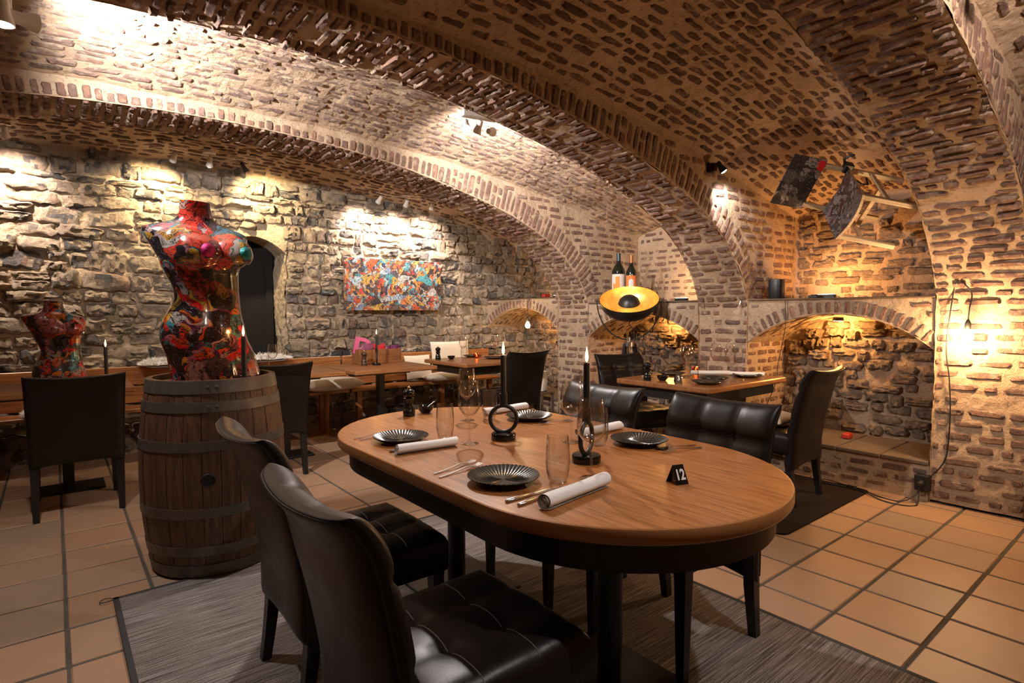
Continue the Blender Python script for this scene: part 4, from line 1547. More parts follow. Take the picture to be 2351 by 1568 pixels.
def bowl(label, x, y, z, s=1.0, spoon=True, group=None):
    t = thing('salt_bowl', label, 'bowl', (x, y, z), 0, group)
    ob('bowl', MB().lathe([(0, 0), (.022, 0), (.024, .003), (.038, .018), (.045, .040), (.0435, .040), (.036, .019), (.020, .006), (0, .005)], 32), 'black_gloss', t, 60)
    ob('salt', MB().lathe([(0, .016), (.02, .0145), (.031, .0125)], 20), 'ink_white', t, 60)
    if spoon:
        ob('little_spoon', MB().tube([(-.01, 0, .016), (.02, .01, .03), (.050, .018, .044), (.072, .024, .052)], [.004, .002, .0017, .0024], 6), 'steel', t)
    t.scale = (s, s, s)
    return t


def solid(name, cu):
    """text curve turned into a mesh object"""
    q = bpy.data.objects.new('tmp', cu)
    COL.objects.link(q)
    me = bpy.data.meshes.new_from_object(q.evaluated_get(bpy.context.evaluated_depsgraph_get()))
    bpy.data.objects.remove(q)
    o = bpy.data.objects.new(name, me)
    COL.objects.link(o)
    return o


def tent_sign(label, text, x, y, z, rz, s=1.0):
    t = thing('table_number', label, 'sign', (x, y, z), rz)
    w, h, d, th = .026, .062, .028, .0022
    mb = MB()
    for k in (-1, 1):
        mb.ring_loft([[(-w, k * (d - o), 0 + .0), (w, k * (d - o), 0), (w * .80, k * (.0012 - min(o, .001)), h), (-w * .80, k * (.0012 - min(o, .001)), h)] for o in (0, th)][::k])
    ob('board', mb, 'black_gloss', t, 20)
    cu = bpy.data.curves.new('digits', 'FONT')
    cu.body = text
    cu.size = .050
    cu.align_x = 'CENTER'
    cu.align_y = 'CENTER'
    cu.extrude = .0003
    cu.offset = .0014
    cu.materials.append(MATS['digit_white'])
    o = solid('digits', cu)
    o.parent = t
    o.location = (0, -d * .5 - .0016, h * .48)
    o.rotation_euler = (math.atan2(h, d), 0, 0)
    o.scale = (.78, 1, 1)
    t.scale = (s, s, s)
    return t


# ---- oval table, laid for four
P4 = 'dark ribbed plates on the oval table'
plate('dark ribbed plate beside the short end of the oval table nearest the barrel', 1.119, 2.125, TZ, group=P4)
plate('dark ribbed plate with a glinting well between the two forks and two knives', 1.098, 1.402, TZ, group=P4)
plate('dark ribbed plate at the far long side, next to the ring candle holder standing upright', 1.849, 2.150, TZ, group=P4)
plate('dark ribbed plate before the wide tufted chair on the oval table', 1.850, 1.462, TZ, group=P4)
N4 = 'rolled napkins on the oval table'
napkin('rolled white napkin lying beside the plate near the barrel', (0.997, 1.928), (1.250, 1.905), TZ, N4)
napkin('rolled white napkin lying beside the two metal knives', (1.025, 1.128), (1.318, 1.168), TZ, N4, .056, .04)
napkin('rolled white napkin behind the upright ring candle holder', (2.035, 2.392), (1.735, 2.380), TZ, N4)
napkin('rolled white napkin behind the wine glass of the tilted ring candle holder', (2.015, 1.702), (1.735, 1.695), TZ, N4)
W4 = 'water glasses on the oval table'
tumbler('stemless water glass behind the napkin nearest the barrel', 1.280, 2.035, TZ, group=W4)
tumbler('stemless water glass by the knives, before the tilted ring candle holder', 1.222, 1.283, TZ, group=W4)
tumbler('stemless water glass on the far side before the napkin by the upright ring', 1.690, 2.270, TZ, group=W4)
tumbler('stemless water glass beside the plate of the wide tufted chair', 1.700, 1.545, TZ, group=W4)
G4 = 'wine glasses on the oval table'
wineglass('tall wine glass at the end of the napkin nearest the barrel', 1.312, 1.900, TZ, 1.0, G4)
wineglass('tall wine glass at the end of the napkin beside the knives', 1.335, 1.245, TZ, 1.0, G4)
wineglass('tall wine glass farther off, behind another glass and left of the upright ring', 1.590, 2.323, TZ, 1.0, G4)
wineglass('tall wine glass farther off, behind the candle of the tilted ring', 1.650, 1.650, TZ, 1.0, G4)
cutlery('fork', 'fork by the plate near the barrel, the outer of its two forks', (0.975, 2.275), (1.18, 2.305), TZ, 'forks on the oval table')
cutlery('fork', 'fork by the plate near the barrel, half under the plate rim', (0.985, 2.238), (1.18, 2.268), TZ, 'forks on the oval table')
cutlery('fork', 'fork left of the glinting plate, the outer of its pair', (0.964, 1.607), (1.20, 1.655), TZ, 'forks on the oval table')
cutlery('fork', 'fork left of the glinting plate, the one next to its rim', (0.957, 1.560), (1.20, 1.610), TZ, 'forks on the oval table')
cutlery('knife', 'metal knife between the glinting plate and the second knife', (0.978, 1.238), (1.227, 1.245), TZ, 'knives on the oval table')
cutlery('butter_knife', 'broad-bladed metal knife next to the rolled napkin', (0.985, 1.192), (1.24, 1.222), TZ, 'knives on the oval table')
cutlery('knife', 'metal knife whose handle end shows under the napkin nearest the barrel', (0.992, 1.978), (1.24, 1.965), TZ, 'knives on the oval table')
cutlery('knife', 'metal knife between the far plate and the napkin by the upright ring', (2.035, 2.318), (1.79, 2.305), TZ, 'knives on the oval table')
cutlery('spoon', 'spoon beside the far plate, by the upright ring candle holder', (1.985, 1.995), (1.80, 2.040), TZ, 'spoons on the oval table')
cutlery('fork', 'fork beside the far plate, next to a spoon', (1.975, 1.962), (1.775, 2.005), TZ, 'forks on the oval table')
cutlery('spoon', 'spoon before the wide tufted chair, the one nearer the plate', (1.990, 1.290), (1.795, 1.352), TZ, 'spoons on the oval table')
cutlery('fork', 'fork before the wide tufted chair, nearer the number 12', (1.975, 1.252), (1.775, 1.305), TZ, 'forks on the oval table')
candle_holder('black ring candle holder with burning candle, ring facing the camera, on the oval table', 1.471, 1.877, TZ, math.radians(-38))
candle_holder('black ring candle holder with burning candle, ring seen at a slant by the wine glass', 1.475, 1.400, TZ, math.radians(22), 0.02)
mill('black pepper mill with round knob on the oval table', 1.425, 2.614, TZ, 1.0)
bowl('black salt bowl with a tiny metal spoon on the oval table', 1.538, 2.640, TZ)
tent_sign('black tent sign with white number 12 on the oval table', '12', 1.515, 1.045, TZ, math.radians(-18), .92)

# ---- table number 3
P3 = 'dark plates on the number 3 table'
plate('dark plate at the front edge of the number 3 table', 3.79, 2.36, TZ, .118, P3)
plate('dark plate at the far edge of the number 3 table, behind the sign', 4.10, 2.90, TZ, .115, P3)
plate('dark plate under the napkin of the number 3 table', 4.05, 2.47, TZ, .112, P3)
plate('dark plate next to the brick pier end of the number 3 table', 4.43, 2.40, TZ, .115, P3)
napkin('rolled white napkin across a plate on the number 3 table', (4.02, 2.66), (4.23, 2.44), TZ + .027, 'napkins on the number 3 table')
napkin('rolled white napkin at the pier end of the number 3 table', (4.40, 2.60), (4.58, 2.33), TZ, 'napkins on the number 3 table')
G3 = 'wine glasses on the number 3 table'
wineglass('wine glass beside the number 3 sign, in front of its twin', 4.00, 2.70, TZ, 1.0, G3)
wineglass('wine glass beside the number 3 sign, behind its twin', 4.13, 2.76, TZ, 1.0, G3)
wineglass('wine glass against the brick pier, left of its twin', 4.52, 2.74, TZ, 1.0, G3)
wineglass('wine glass against the brick pier, right of its twin', 4.62, 2.66, TZ, 1.0, G3)
tumbler('water glass before the napkin on the number 3 table', 3.87, 2.53, TZ, .9, 'water glasses on the number 3 table')
tumbler('water glass by the red tealight on the number 3 table', 4.26, 2.70, TZ, .9, 'water glasses on the number 3 table')
cutlery('knife', 'metal knife poking from under the napkin of the number 3 table', (4.20, 2.30), (3.98, 2.34), TZ, None)
cutlery('knife', 'metal knife lying behind the bowl on the number 3 table', (3.80, 2.98), (3.90, 2.76), TZ, None)
mill('black pepper mill at the corner of the number 3 table', 3.635, 2.795, TZ, 1.0)
bowl('black salt bowl without spoon between mill and number 3 sign', 3.70, 2.70, TZ, 1.0, False)
tent_sign('black tent sign with white number 3', '3', 3.725, 2.575, TZ, math.radians(-40), 1.0)


def tealight(label, x, y, z):
    t = thing('tealight_glass', label, 'candle', (x, y, z), 0)
    ob('glass_cup', MB().lathe([(0, 0), (.030, 0), (.034, .01), (.034, .055), (.0315, .055), (.0315, .012), (0, .01)], 8), 'red_glass', t, 20)
    c = ob('wax', MB().lathe([(0, .012), (.02, .012), (.02, .022), (0, .022)], 16), 'linen_white', t)
    ob('flame', MB().lathe([(0, .024), (.0045, .030), (.0038, .040), (0, .052)], 10), 'flame', c)
    light('POINT', (x, y, z + .045), .35, AMBER, size=.01, name='candle_light')
    return t


tealight('red glass tealight burning on the number 3 table', 4.40, 2.86, TZ)
tealight('amber-red glass tealight burning on the corner table by the niche bulb', 3.874, 5.45, TZ)

# ---- tables along the bench
mill('dark wooden pepper mill with metal top beside the crate', 2.45, 5.42, TZ, 1.0, 'mill_wood', 'chrome')
candle_holder('black ring candle holder with leaning candle before the wooden crate', 2.574, 5.39, TZ, math.radians(62), s=.88)
cr = thing('wooden_crate', 'long wooden crate holding colourful cut-out letters', 'crate', (2.69, 5.63, TZ), math.radians(3))
for nm, q in (('front_board', (-.245, .245, -.085, -.070, .008, .15)), ('back_board', (-.245, .245, .070, .085, .008, .15)), ('end_board', (-.25, -.236, -.085, .085, .0, .155)),
              ('end_board', (.236, .25, -.085, .085, .0, .155)), ('bottom_board', (-.24, .24, -.07, .07, .0, .014))):
    ob(nm, MB().box(*q, .003), 'crate_wood', cr)
ob('foot_strip', MB().box(-.25, .25, -.098, -.085, .0, .022, .003), 'crate_wood', cr)


def letter(ch, x, z, rot, size, mat, label, y=5.63):
    cu = bpy.data.curves.new('letter', 'FONT')
    cu.body = ch
    cu.size = size
    cu.extrude = .008
    cu.offset = .008
    cu.bevel_depth = .001
    cu.materials.append(MATS[mat])
    o = solid('letter', cu)
    o.location = (x, y, z)
    o.rotation_euler = (PI / 2, rot, 0)
    o.scale = (1.15, 1, 1)
    return tag(o, label, 'letter')


letter('D', 2.41, 0.915, .22, .24, 'letter_pink', 'pink cut-out letter D with a big hole, at the crate end')

for k, (poly, x, y, rot, m, lb) in enumerate((([(-.07, 0), (.07, 0), (.085, .10), (.04, .135), (-.05, .13), (-.08, .06)], 2.55, 5.60, .1, 'letter_collage', 'magenta collage cut-out board beside the pink D'),
                                             ([(-.06, 0), (.08, 0), (.09, .12), (.02, .10), (-.05, .125)], 2.71, 5.655, -.05, 'letter_red', 'bright red cut-out board in the crate'),
                                             ([(-.08, 0), (.05, 0), (.12, .06), (.10, .095), (-.06, .10)], 2.85, 5.605, -.1, 'letter_collage', 'dark purple cut-out board at the far end of the crate'))):
    o = ob('cutout_board', MB().prism(poly, -.008, .008, RX(PI / 2)), m)
    o.location, o.rotation_euler = (x, y, TZ + .085), (0, rot, 0)
    tag(o, lb, 'cut-out', 'cut-outs in the crate')

mill('black pepper mill on the corner table', 3.41, 5.56, TZ, 1.0)
bowl('small black bowl beside the mill on the corner table', 3.55, 5.50, TZ, 1.0, False)
plate('dark plate on the corner table, bench side', 3.92, 5.60, TZ, .115, 'plates on the corner table')
plate('dark plate on the corner table beside the red tealight', 3.97, 5.24, TZ, .118, 'plates on the corner table')
wineglass('wine glass by the corner-table plate, left one', 3.78, 5.60, TZ, 1.0, 'glasses on the corner table')
wineglass('wine glass on the corner table, under the niche bulb', 4.18, 5.50, TZ, 1.0, 'glasses on the corner table')
tumbler('water glass on the corner table between plate and wine glass', 3.70, 5.46, TZ, 1.0, 'glasses on the corner table')
tumbler('water glass on the corner table, behind the red tealight', 4.30, 5.42, TZ, 1.0, 'glasses on the corner table')
napkin('rolled white napkin on the corner table behind the chair back', (4.10, 5.10), (4.30, 5.12), TZ, None)
wineglass('single wine glass standing right of the barrel on the bench table', 1.58, 5.50, TZ, .95, None)
tumbler('water glass standing beside the single wine glass near the barrel', 1.49, 5.42, TZ, 1.0, None)


def taper(label, x, y, z, h, name='candle', stand=True):
    t = thing(name, label, 'candle', (x, y, z), 0)
    ob('stick', MB().lathe([(0, 0), (.0125, 0), (.0115, h), (.0100, h + .005), (0, h + .002)], 20), 'black_wax', t, 40)
    flame(t, h + .002)
    light('POINT', (x, y, z + h + .05), 1.1, AMBER, size=.012, name='candle_light')
    if stand:
        ob('holder', MB().lathe([(0, 0), (.028, 0), (.028, .012), (.017, .02), (.017, .035), (.013, .035)], 20), 'black_metal', t, 40)
    return t


taper('black taper candle burning on the barrel beside the tall torso', 0.768, 3.170, BH - 0.020, .235)
taper('black taper candle burning on the table right of the small bust', 0.306, 5.30, TZ, .275)
tag(ob('paper_scrap', MB().prism([(0, 0), (.13, .02), (.16, .05), (.10, .085), (.02, .07)], 0, .003, T(.80, 3.34, BH - .0195)), 'ink_red'), 'red paper scrap lying on the barrel head beside the torso', 'paper')


# ---- cushions, furs
def pillow(label, loc, size, rot=(0, 0, 0), mat='cushion_cloth', group=None, name='cushion'):
    a, b, h = size
    ts_ = [math.sin(PI / 2 * k) for k in lin(-1, 1, 22)]

    def f(s):
        def g(u, v):
            q = (max(0, 1 - u ** 4) * max(0, 1 - v ** 4)) ** 0.55
            pin = 1 - 0.10 * (1 - abs(u * v)) * (u * u + v * v) / 2
            w = 0.05 * math.sin(5 * u + 3 * v) * q
            return (u * a * pin, v * b * pin, s * h * (q + (w if s > 0 else 0)))
        return g
    mb = MB().grid(f(1), ts_, ts_).grid(f(-1), ts_[::-1], ts_)
    o = ob(name, mb, mat, None, 80)
    o.location, o.rotation_euler = loc, rot
    return tag(o, label, 'cushion', group)


pillow('long beige cushion lying on the bench right of the barrel', (2.36, 6.06, .547), (.33, .15, .068), (0, 0, .03), group='beige bench cushions')
pillow('lower beige cushion lying on the corner bench beside the table', (3.76, 6.00, .535), (.26, .12, .050), (0, .0, .05), group='beige bench cushions')
pillow('beige cushion propped against the corner bench back, behind another', (3.50, 6.170, .655), (.18, .15, .04), (1.30, .0, .0), group='beige bench cushions')
pillow('pale upright cushion standing behind the corner table', (3.98, 6.185, .80), (.29, .16, .04), (1.42, .0, .0), group='beige bench cushions')
pillow('pale cushion leaning on the seat of the chair by the right wall', (4.06, 2.02, .566), (.17, .15, .04), (.12, 0, .03))
b2 = thing('corner_bench', 'short amber-lit wooden bench in the corner below the niche', 'bench', (3.58, 6.2, 0))
ob('seat', MB().box(-1.02, 1.06, -0.20, 0.07, 0.445, 0.478, 0.006), 'bench_wood', b2)
ob('back_plank', MB().box(-1.02, 1.06, 0.045, 0.075, 0.50, 0.655, 0.005), 'bench_wood', b2)
ob('back_plank', MB().box(-1.02, 1.06, 0.045, 0.075, 0.668, 0.835, 0.005), 'bench_wood', b2)
for x in (-.9, .2, .95):
    ob('leg', MB().box(x - 0.03, x + 0.03, -.14, -.08, 0.0, 0.445, 0.004), 'bench_wood', b2)


def fur(label, loc, size, group='white furs on the bench back'):
    a, b, h = size
    mb = MB()
    r = random.Random(loc[0])
    mb.grid(lambda u, v: (u * a, v * b, h * (1 - u ** 4) * (1 - v ** 6) + .004 * math.sin(u * 9 + v * 5)), lin(-1, 1, 14), lin(-1, 1, 10))
    mb.grid(lambda u, v: (u * a, v * b, -.02 * (1 - u ** 4)), lin(1, -1, 14), lin(-1, 1, 10))
    t = thing('fur_throw', label, 'fur', loc, 0, group)
    ob('hide', mb, 'white_fur', t, 80)
    hb = MB()
    for k in range(900):
        u, v = r.uniform(-1, 1), r.uniform(-1, 1)
        if k % 3 == 0:
            (u, v) = (math.copysign(1, u), v) if r.random() < .5 else (u, math.copysign(1, v))
        p = V((u * a, v * b, h * (1 - u ** 4) * (1 - v ** 6)))
        d = V((u * .9 + r.uniform(-.5, .5), v * .7 + r.uniform(-.5, .5), .35 + r.uniform(-.3, .4))).normalized()
        q = p + d * r.uniform(.02, .05)
        s = d.cross(V((0, 0, 1))).normalized() * .004
        hb.add([p - s, p + s, q, p + V((0, 0, .004))], [(0, 1, 2), (1, 3, 2), (3, 0, 2)])
    o = ob('hair', hb, 'white_fur', t, 80)
    o['kind'] = 'stuff'
    return t


fur('white fur draped over the bench back left of the tall torso', (0.78, 6.15, .852), (.16, .10, .04))
fur('white fur draped over the bench back right of the tall torso', (1.62, 6.15, .852), (.30, .10, .04))
fur('white fur on the bench seat behind the leftmost chair', (-.02, 6.06, .50), (.18, .12, .05), 'white fur on the bench seat')

# ---- picture on the stone wall
pc = thing('canvas_picture', 'wide canvas of a dense colourful collage hanging on the stone wall', 'picture', (3.245, 6.27, 1.66))
ob('canvas', MB().box(-.642, .642, -.015, .015, -.305, .305, .003), 'canvas_collage', pc)
for x in (-.3, .3):
    ob('stretcher_bar', MB().box(x - .02, x + .02, .015, .06, -.28, .28), 'pale_wood', pc)

# ---- chair hung sideways under the vault
HROT = MX(((.3144, -.6019, -.7341), (.5903, -.4817, .6477), (-.7435, -.6369, .2038))).to_euler()
hc = thing('hanging_chair', 'pale wooden chair with dark printed seat and back panel hung sideways under the vault', 'chair', (4.491, 1.705, 2.364))
hc.rotation_euler = HROT
ws = lin(0, .354, 12)
mb = MB()
sag = lambda x: -.030 * (1 - (2 * x / .354 - 1) ** 2)
mb.grid(lambda x, y: (x, y, sag(x) + .002), ws, lin(-.01, .400, 6))
ob('seat_print', mb, 'stool_print', hc)
mb = MB()
mb.grid(lambda x, y: (x, y, sag(x) + .0005), ws, [-.01, .400])
mb.grid(lambda x, y: (x, y, sag(x) - .018), ws[::-1], [-.01, .400])
mb.grid(lambda x, q: (x, .400, sag(x) + .0005 - .0185 * q), ws, [0, 1])
mb.grid(lambda x, q: (x, -.01, sag(x) + .0005 - .0185 * q), ws[::-1], [0, 1])
for x in (0, .354):
    mb.grid(lambda y, q, x=x: (x, y, .0005 - .0185 * q), [-.01, .400] if x == 0 else [.400, -.01], [0, 1])
ob('seat', mb, 'pale_wood', hc)
mb = MB().box(-.024, .378, -.012, -.002, .150, .391, .003)
ob('back_panel', mb, 'stool_print_dark', hc)
pr = MB()
for k in range(5):
    rr = .018 + .013 * k
    pr.tube([(.14 + rr * math.cos(a), -.0135, .32 + rr * .8 * math.sin(a)) for a in lin(0.3, 5.9, 22)], .0022, 5)
ob('printed_rings', pr, 'ink_white', hc)
ob('printed_oval', MB().lathe([(0, .0), (.042, 0), (.040, .0012), (0, .0015)], 20, T(.245, -.0142, .255) @ RX(-PI / 2) @ MX.Diagonal((1, .66, 1, 1))), 'ink_red', hc)
ob('printed_patch', MB().prism([(-.02, .21), (.05, .20), (.06, .16), (.0, .155), (-.022, .17)], -.0138, -.0120, RX(PI / 2)), 'ink_red', hc)
for x in (.018, .336):
    for y, z0 in ((.018, .16), (.383, -.008)):
        ob('leg', MB().box(x - .017, x + .017, y - .016 - (.02 if z0 > 0 else 0), y + .014 - (.02 if z0 > 0 else 0), -.4135, z0, .003), 'pale_wood', hc)
for x in (.018, .336):
    ob('rail', MB().box(x - .009, x + .009, .0, .385, -.205, -.175, .002), 'pale_wood', hc)
ob('rail', MB().box(.018, .336, .19, .21, -.207, -.177, .002), 'pale_wood', hc)
ck = thing('clamp_hook', 'black clamp gripping the top corner of the hanging chair', 'hook', (4.491, 1.705, 2.364))
ck.rotation_euler = hc.rotation_euler
ob('jaw', MB().box(-.035, .035, -.03, .03, -.035, .03, .008), 'black_metal', ck)
ob('arm', MB().tube([(-.01, 0, .02), (-.05, -.01, .045), (-.085, 0, .03), (-.10, .01, .0)], .010, 8), 'black_metal', ck)
ob('lever', MB().tube([(.02, .02, .0), (.035, .07, -.04), (.05, .11, -.10), (.05, .10, -.15), (.03, .05, -.14)], .006, 8), 'black_metal', ck)

# ---- tripod lamp
LX, LY = 4.42, 3.63
lp = thing('tripod_lamp', 'black tripod floor lamp with big gold-lined dish, glowing', 'lamp', (LX, LY, 0))
HUB = 1.02
for k in range(3):
    a = 2 * PI * k / 3 + PI / 3
    ob('leg', MB().ring_loft([[(math.cos(a) * r + x, math.sin(a) * r + y, z) for x, y in ((-.016, -.016), (.016, -.016), (.016, .016), (-.016, .016))] for r, z in ((.25, 0), (.05, HUB))]), 'black_wood', lp)
ob('hub', MB().lathe([(0, HUB - .03), (.062, HUB - .03), (.062, HUB + .01), (.02, HUB + .02), (.02, HUB + .06), (0, HUB + .06)], 24), 'chrome', lp)
ob('center_post', MB().tube([(0, 0, .45), (0, 0, HUB + .05)], .016, 12), 'chrome', lp)
vd = V((LX, LY, 0)).normalized()
side = V((vd.y, -vd.x, 0))
ax = (V((0, 0, 1)) * .88 - vd * .46).normalized()
ax = (ax + side * -.02).normalized()
DC = V((0, 0, 1.455))
Q = ax.to_track_quat('Z', 'Y').to_matrix().to_4x4()
DM = T(*DC) @ Q
RD, DP = .29, .20
pro = [(RD * math.sin(a), -DP * math.cos(a)) for a in lin(0.0, PI / 2, 16)]
ob('dish', MB().lathe([(r, z) for r, z in pro] + [(RD - .004, .0)], 56, DM), 'black_metal', lp, 60)
ob('gold_lining', MB().lathe([(max(0, r - .004), z + .004) for r, z in pro][::-1], 56, DM), 'gold_leaf', lp, 60)
dm = .108
ob('reflector_cap', MB().lathe([(0, .035), (dm * .55, .022), (dm * .85, -.005), (dm, -.045), (dm - .004, -.045), (dm * .8, -.01), (0, .028)], 36, DM), 'black_metal', lp, 60)
ob('bulb', MB().lathe([(0, -.092), (.014, -.088), (.024, -.07), (.020, -.045), (.010, -.02), (0, -.02)], 20, DM), 'bulb_glow', lp, 60)
light('POINT', DM @ V((0, 0, -.105)) + V((LX, LY, 0)), 5.0, WARM, size=.035, name='dish_light')
yk = []
for a in lin(PI, 2 * PI, 28):
    yk.append(DC + side * (.315 * math.cos(a)) + V((0, 0, 1)) * (.40 * math.sin(a) if True else 0))
ob('yoke', MB().tube(yk, .006, 8), 'black_metal', lp)
for s in (-1, 1):
    ob('yoke_screw', MB().tube([DC + side * s * .285, DC + side * s * .335], .012, 10), 'chrome', lp)
ob('neck_cap', MB().lathe([(0, -DP - .035), (.03, -DP - .03), (.05, -DP + .004)], 20, DM), 'black_metal', lp)
ob('cord', MB().tube([DC - ax * .2, DC - ax * .22 + V((0, 0, -.06)), DC + side * .05 + V((0, 0, -.30)), side * .06 + V((0, 0, .9)), side * .07 + V((0, 0, .5))], .004, 6), 'cable_black', lp)


# ---- things on the ledges
def bottle(label, x, y, z, H, r, foil, lab, rz, fig):
    t = thing('wine_bottle', label, 'bottle', (x, y, z), rz, 'wine bottles on the ledge')
    ob('glass', MB().lathe([(0, 0), (r * .95, 0), (r, .01), (r, H * .60), (r * .93, H * .66), (r * .6, H * .745), (r * .34, H * .80), (r * .30, H * .86), (r * .30, H * .97), (0, H * .97)], 32), 'bottle_glass', t, 50)
    ob('capsule', MB().lathe([(r * .315, H * .845), (r * .31, H * .975), (r * .36, H * .976), (r * .36, H * .998), (0, H)], 24), foil, t, 40)
    mb = MB().grid(lambda a, q: (math.cos(a) * (r + .001), math.sin(a) * (r + .001), q), lin(-1.15, 1.15, 14), lin(H * .18, H * .57, 3))
    lb = ob('label', mb, lab, t)
    fm = MB()
    if fig == 'orange':
        fm.grid(lambda a, q: (math.cos(a) * (r + .002), math.sin(a) * (r + .002), H * (.36 + .16 * q)), lin(-.35, .25, 6), lin(0, 1, 4))
        fm.grid(lambda a, q: (math.cos(a) * (r + .002), math.sin(a) * (r + .002), H * (.20 + .18 * q)), lin(-.75, .30, 6), lin(0, 1, 4))
        ob('printed_figure', fm, 'label_figure', lb)
    else:
        fm.grid(lambda a, q: (math.cos(a) * (r + .002), math.sin(a) * (r + .002), H * (.30 + .2 * q * (1 - .4 * abs(a)))), lin(-.45, .45, 6), lin(0, 1, 4))
        ob('printed_figure', fm, 'ink_white', lb)
    return t


LZ = 1.437
bottle('big dark wine bottle with cream label on the ledge above the dish lamp', 4.93, 4.20, LZ, .545, .075, 'teal_foil', 'label_cream', math.radians(215), 'orange')
bottle('smaller dark wine bottle with orange label and copper capsule on the ledge', 4.93, 4.02, LZ, .505, .058, 'copper_foil', 'label_orange', math.radians(218), 'white')


def flood(label, x, y, z, rz, aim, e, col, group='small flood lamps on the ledges', name='flood_lamp', body='black_metal'):
    t = thing(name, label, 'lamp', (x, y, z), rz, group)
    ob('body', MB().box(-.075, .075, -.022, .022, .004, .040, .006), body, t)
    ob('lens', MB().box(-.065, .065, -.016, .016, .0402, .0425), 'lens_warm', t)
    light('AREA', (x, y, z + .06), e, col, aim=aim, name='flood_light').data.size = .08
    return t


flood('small flood lamp lighting the recess over the corner niche', 5.28, 5.55, 1.513, PI / 2, (5.5, 5.55, 1.9), 9, WARM)
flood('small flood lamp glowing on the ledge by the two bottles', 5.25, 3.60, LZ, PI / 2, (5.5, 3.6, 1.9), 6, (1, .58, .25))
flood('small flood lamp glowing on the ledge between speaker and wall hooks', 5.22, 2.12, LZ, PI / 2, (5.5, 2.10, 1.9), 13, (1, .44, .13))
tag(ob('ledge_device', MB().box(-.05, .05, -.03, .03, 0, .035, .006).box(-.035, .035, -.022, .022, .035, .045, .004), 'red_plastic'), 'small dark red box on the ledge above the niche bulb', 'box').location = (4.80, 5.26, 1.513)
tag(ob('ledge_device', MB().box(-.06, .06, -.035, .035, 0, .022, .004).box(-.045, .045, -.02, .02, .022, .028, .002), 'black_metal'), 'flat black box on the ledge front right of the black speaker', 'box').location = (4.80, 2.03, LZ)


def speaker(label, x, y, z, a, b, h, mat, rz):
    t = thing('speaker', label, 'speaker', (x, y, z), rz)
    pts = [(a * math.copysign(abs(math.cos(k)) ** .6, math.cos(k)), b * math.copysign(abs(math.sin(k)) ** .6, math.sin(k))) for k in lin(0, 2 * PI, 36)[:-1]]
    ob('grille', MB().ring_loft([[(p[0] * s, p[1] * s, zz) for p in pts] for zz, s in ((.006, .97), (.01, 1), (h - .006, 1), (h, .975))]), mat, t, 40)
    ob('top_cap', MB().ring_loft([[(p[0] * s, p[1] * s, zz) for p in pts] for zz, s in ((h, .96), (h + .004, .95), (h + .0045, .8))]), mat, t, 40)
    ob('foot', MB().ring_loft([[(p[0] * .9, p[1] * .9, zz) for p in pts] for zz in (0, .007)]), 'black_metal', t)
    return t


speaker('black speaker standing on the ledge beside the brick pier', 4.87, 2.385, LZ, .058, .058, .165, 'black_metal', 0)
speaker('white rounded speaker standing on the low shelf beside the pier', 4.60, 5.12, .372, .075, .06, .235, 'white_plastic', .3)
sf = thing('low_shelf', 'small dark low shelf carrying the white speaker', 'shelf', (4.60, 5.16, 0))
ob('shelf_board', MB().box(-.10, .11, -.16, .16, .345, .370, .004), 'shelf_wood', sf)
for x in (-.08, .09):
    for y in (-.14, .14):
        ob('leg', MB().box(x - .012, x + .012, y - .012, y + .012, 0, .345), 'shelf_wood', sf)
tag(ob('red_candle_box', MB().box(-.045, .045, -.03, .03, 0, .045, .01), 'red_plastic'), 'small red box lying on the tiled niche seat', 'box').location = (5.05, 1.86, .287)


# ---- hooks, bulbs, cables
def hook(label, y, z, group):
    t = thing('coat_hook', label, 'hook', (WX - .005, y, z), 0, group)
    ob('plate', MB().lathe([(0, 0), (.014, 0), (.012, .006), (0, .008)], 14, RY(-PI / 2)), 'chrome', t)
    ob('prong', MB().tube([(0, 0, 0), (-.03, 0, -.005), (-.045, 0, -.035), (-.025, 0, -.06), (-.012, 0, -.045)], .0055, 8), 'chrome', t)
    ob('knob', MB().lathe([(0, -.012), (.010, -.006), (.012, 0), (.009, .008), (0, .012)], 12, T(-.012, 0, .022)), 'chrome', t)
    return t


hook('steel coat hook carrying the bulb cable on the right pier', 1.058, 1.545, 'hooks on the right pier')
hook('empty steel coat hook on the right pier', 0.826, 1.545, 'hooks on the right pier')
hook('coat hook on the middle pier, nearer the tripod lamp', 2.985, 1.425, 'hooks on the middle pier')
hook('coat hook on the middle pier, nearer the speaker', 2.608, 1.425, 'hooks on the middle pier')


def bulb(label, x, y, z, cable, e, col, group='bare bulbs on black cables', hot='bulb_glow'):
    t = thing('bare_bulb', label, 'lamp', (x, y, z), 0, group)
    ob('bulb', MB().lathe([(0, -.075), (.018, -.072), (.030, -.055), (.033, -.038), (.026, -.016), (.014, .006), (.013, .012), (0, .012)], 24), hot, t, 60)
    ob('socket', MB().lathe([(0, .010), (.016, .010), (.0175, .014), (.0175, .05), (.011, .064), (.006, .075), (0, .075)], 20), 'black_metal', t, 40)
    ob('cable', MB().tube(cable, .0042, 7), 'cable_black', t)
    light('POINT', (x - .045, y, z - .04), e, col, size=.035, name='bulb_light')
    return t


def cat(pts, n=6):
    q = [V(p) for p in pts]
    q = [q[0] * 2 - q[1]] + q + [q[-1] * 2 - q[-2]]
    out = []
    for i in range(1, len(q) - 2):
        for k in range(n):
            s = k / n
            a, b, c, d = q[i - 1:i + 3]
            out.append(.5 * ((2 * b) + (c - a) * s + (2 * a - 5 * b + 4 * c - d) * s * s + (3 * b - a - 3 * c + d) * s ** 3))
    out.append(q[-2])
    return out


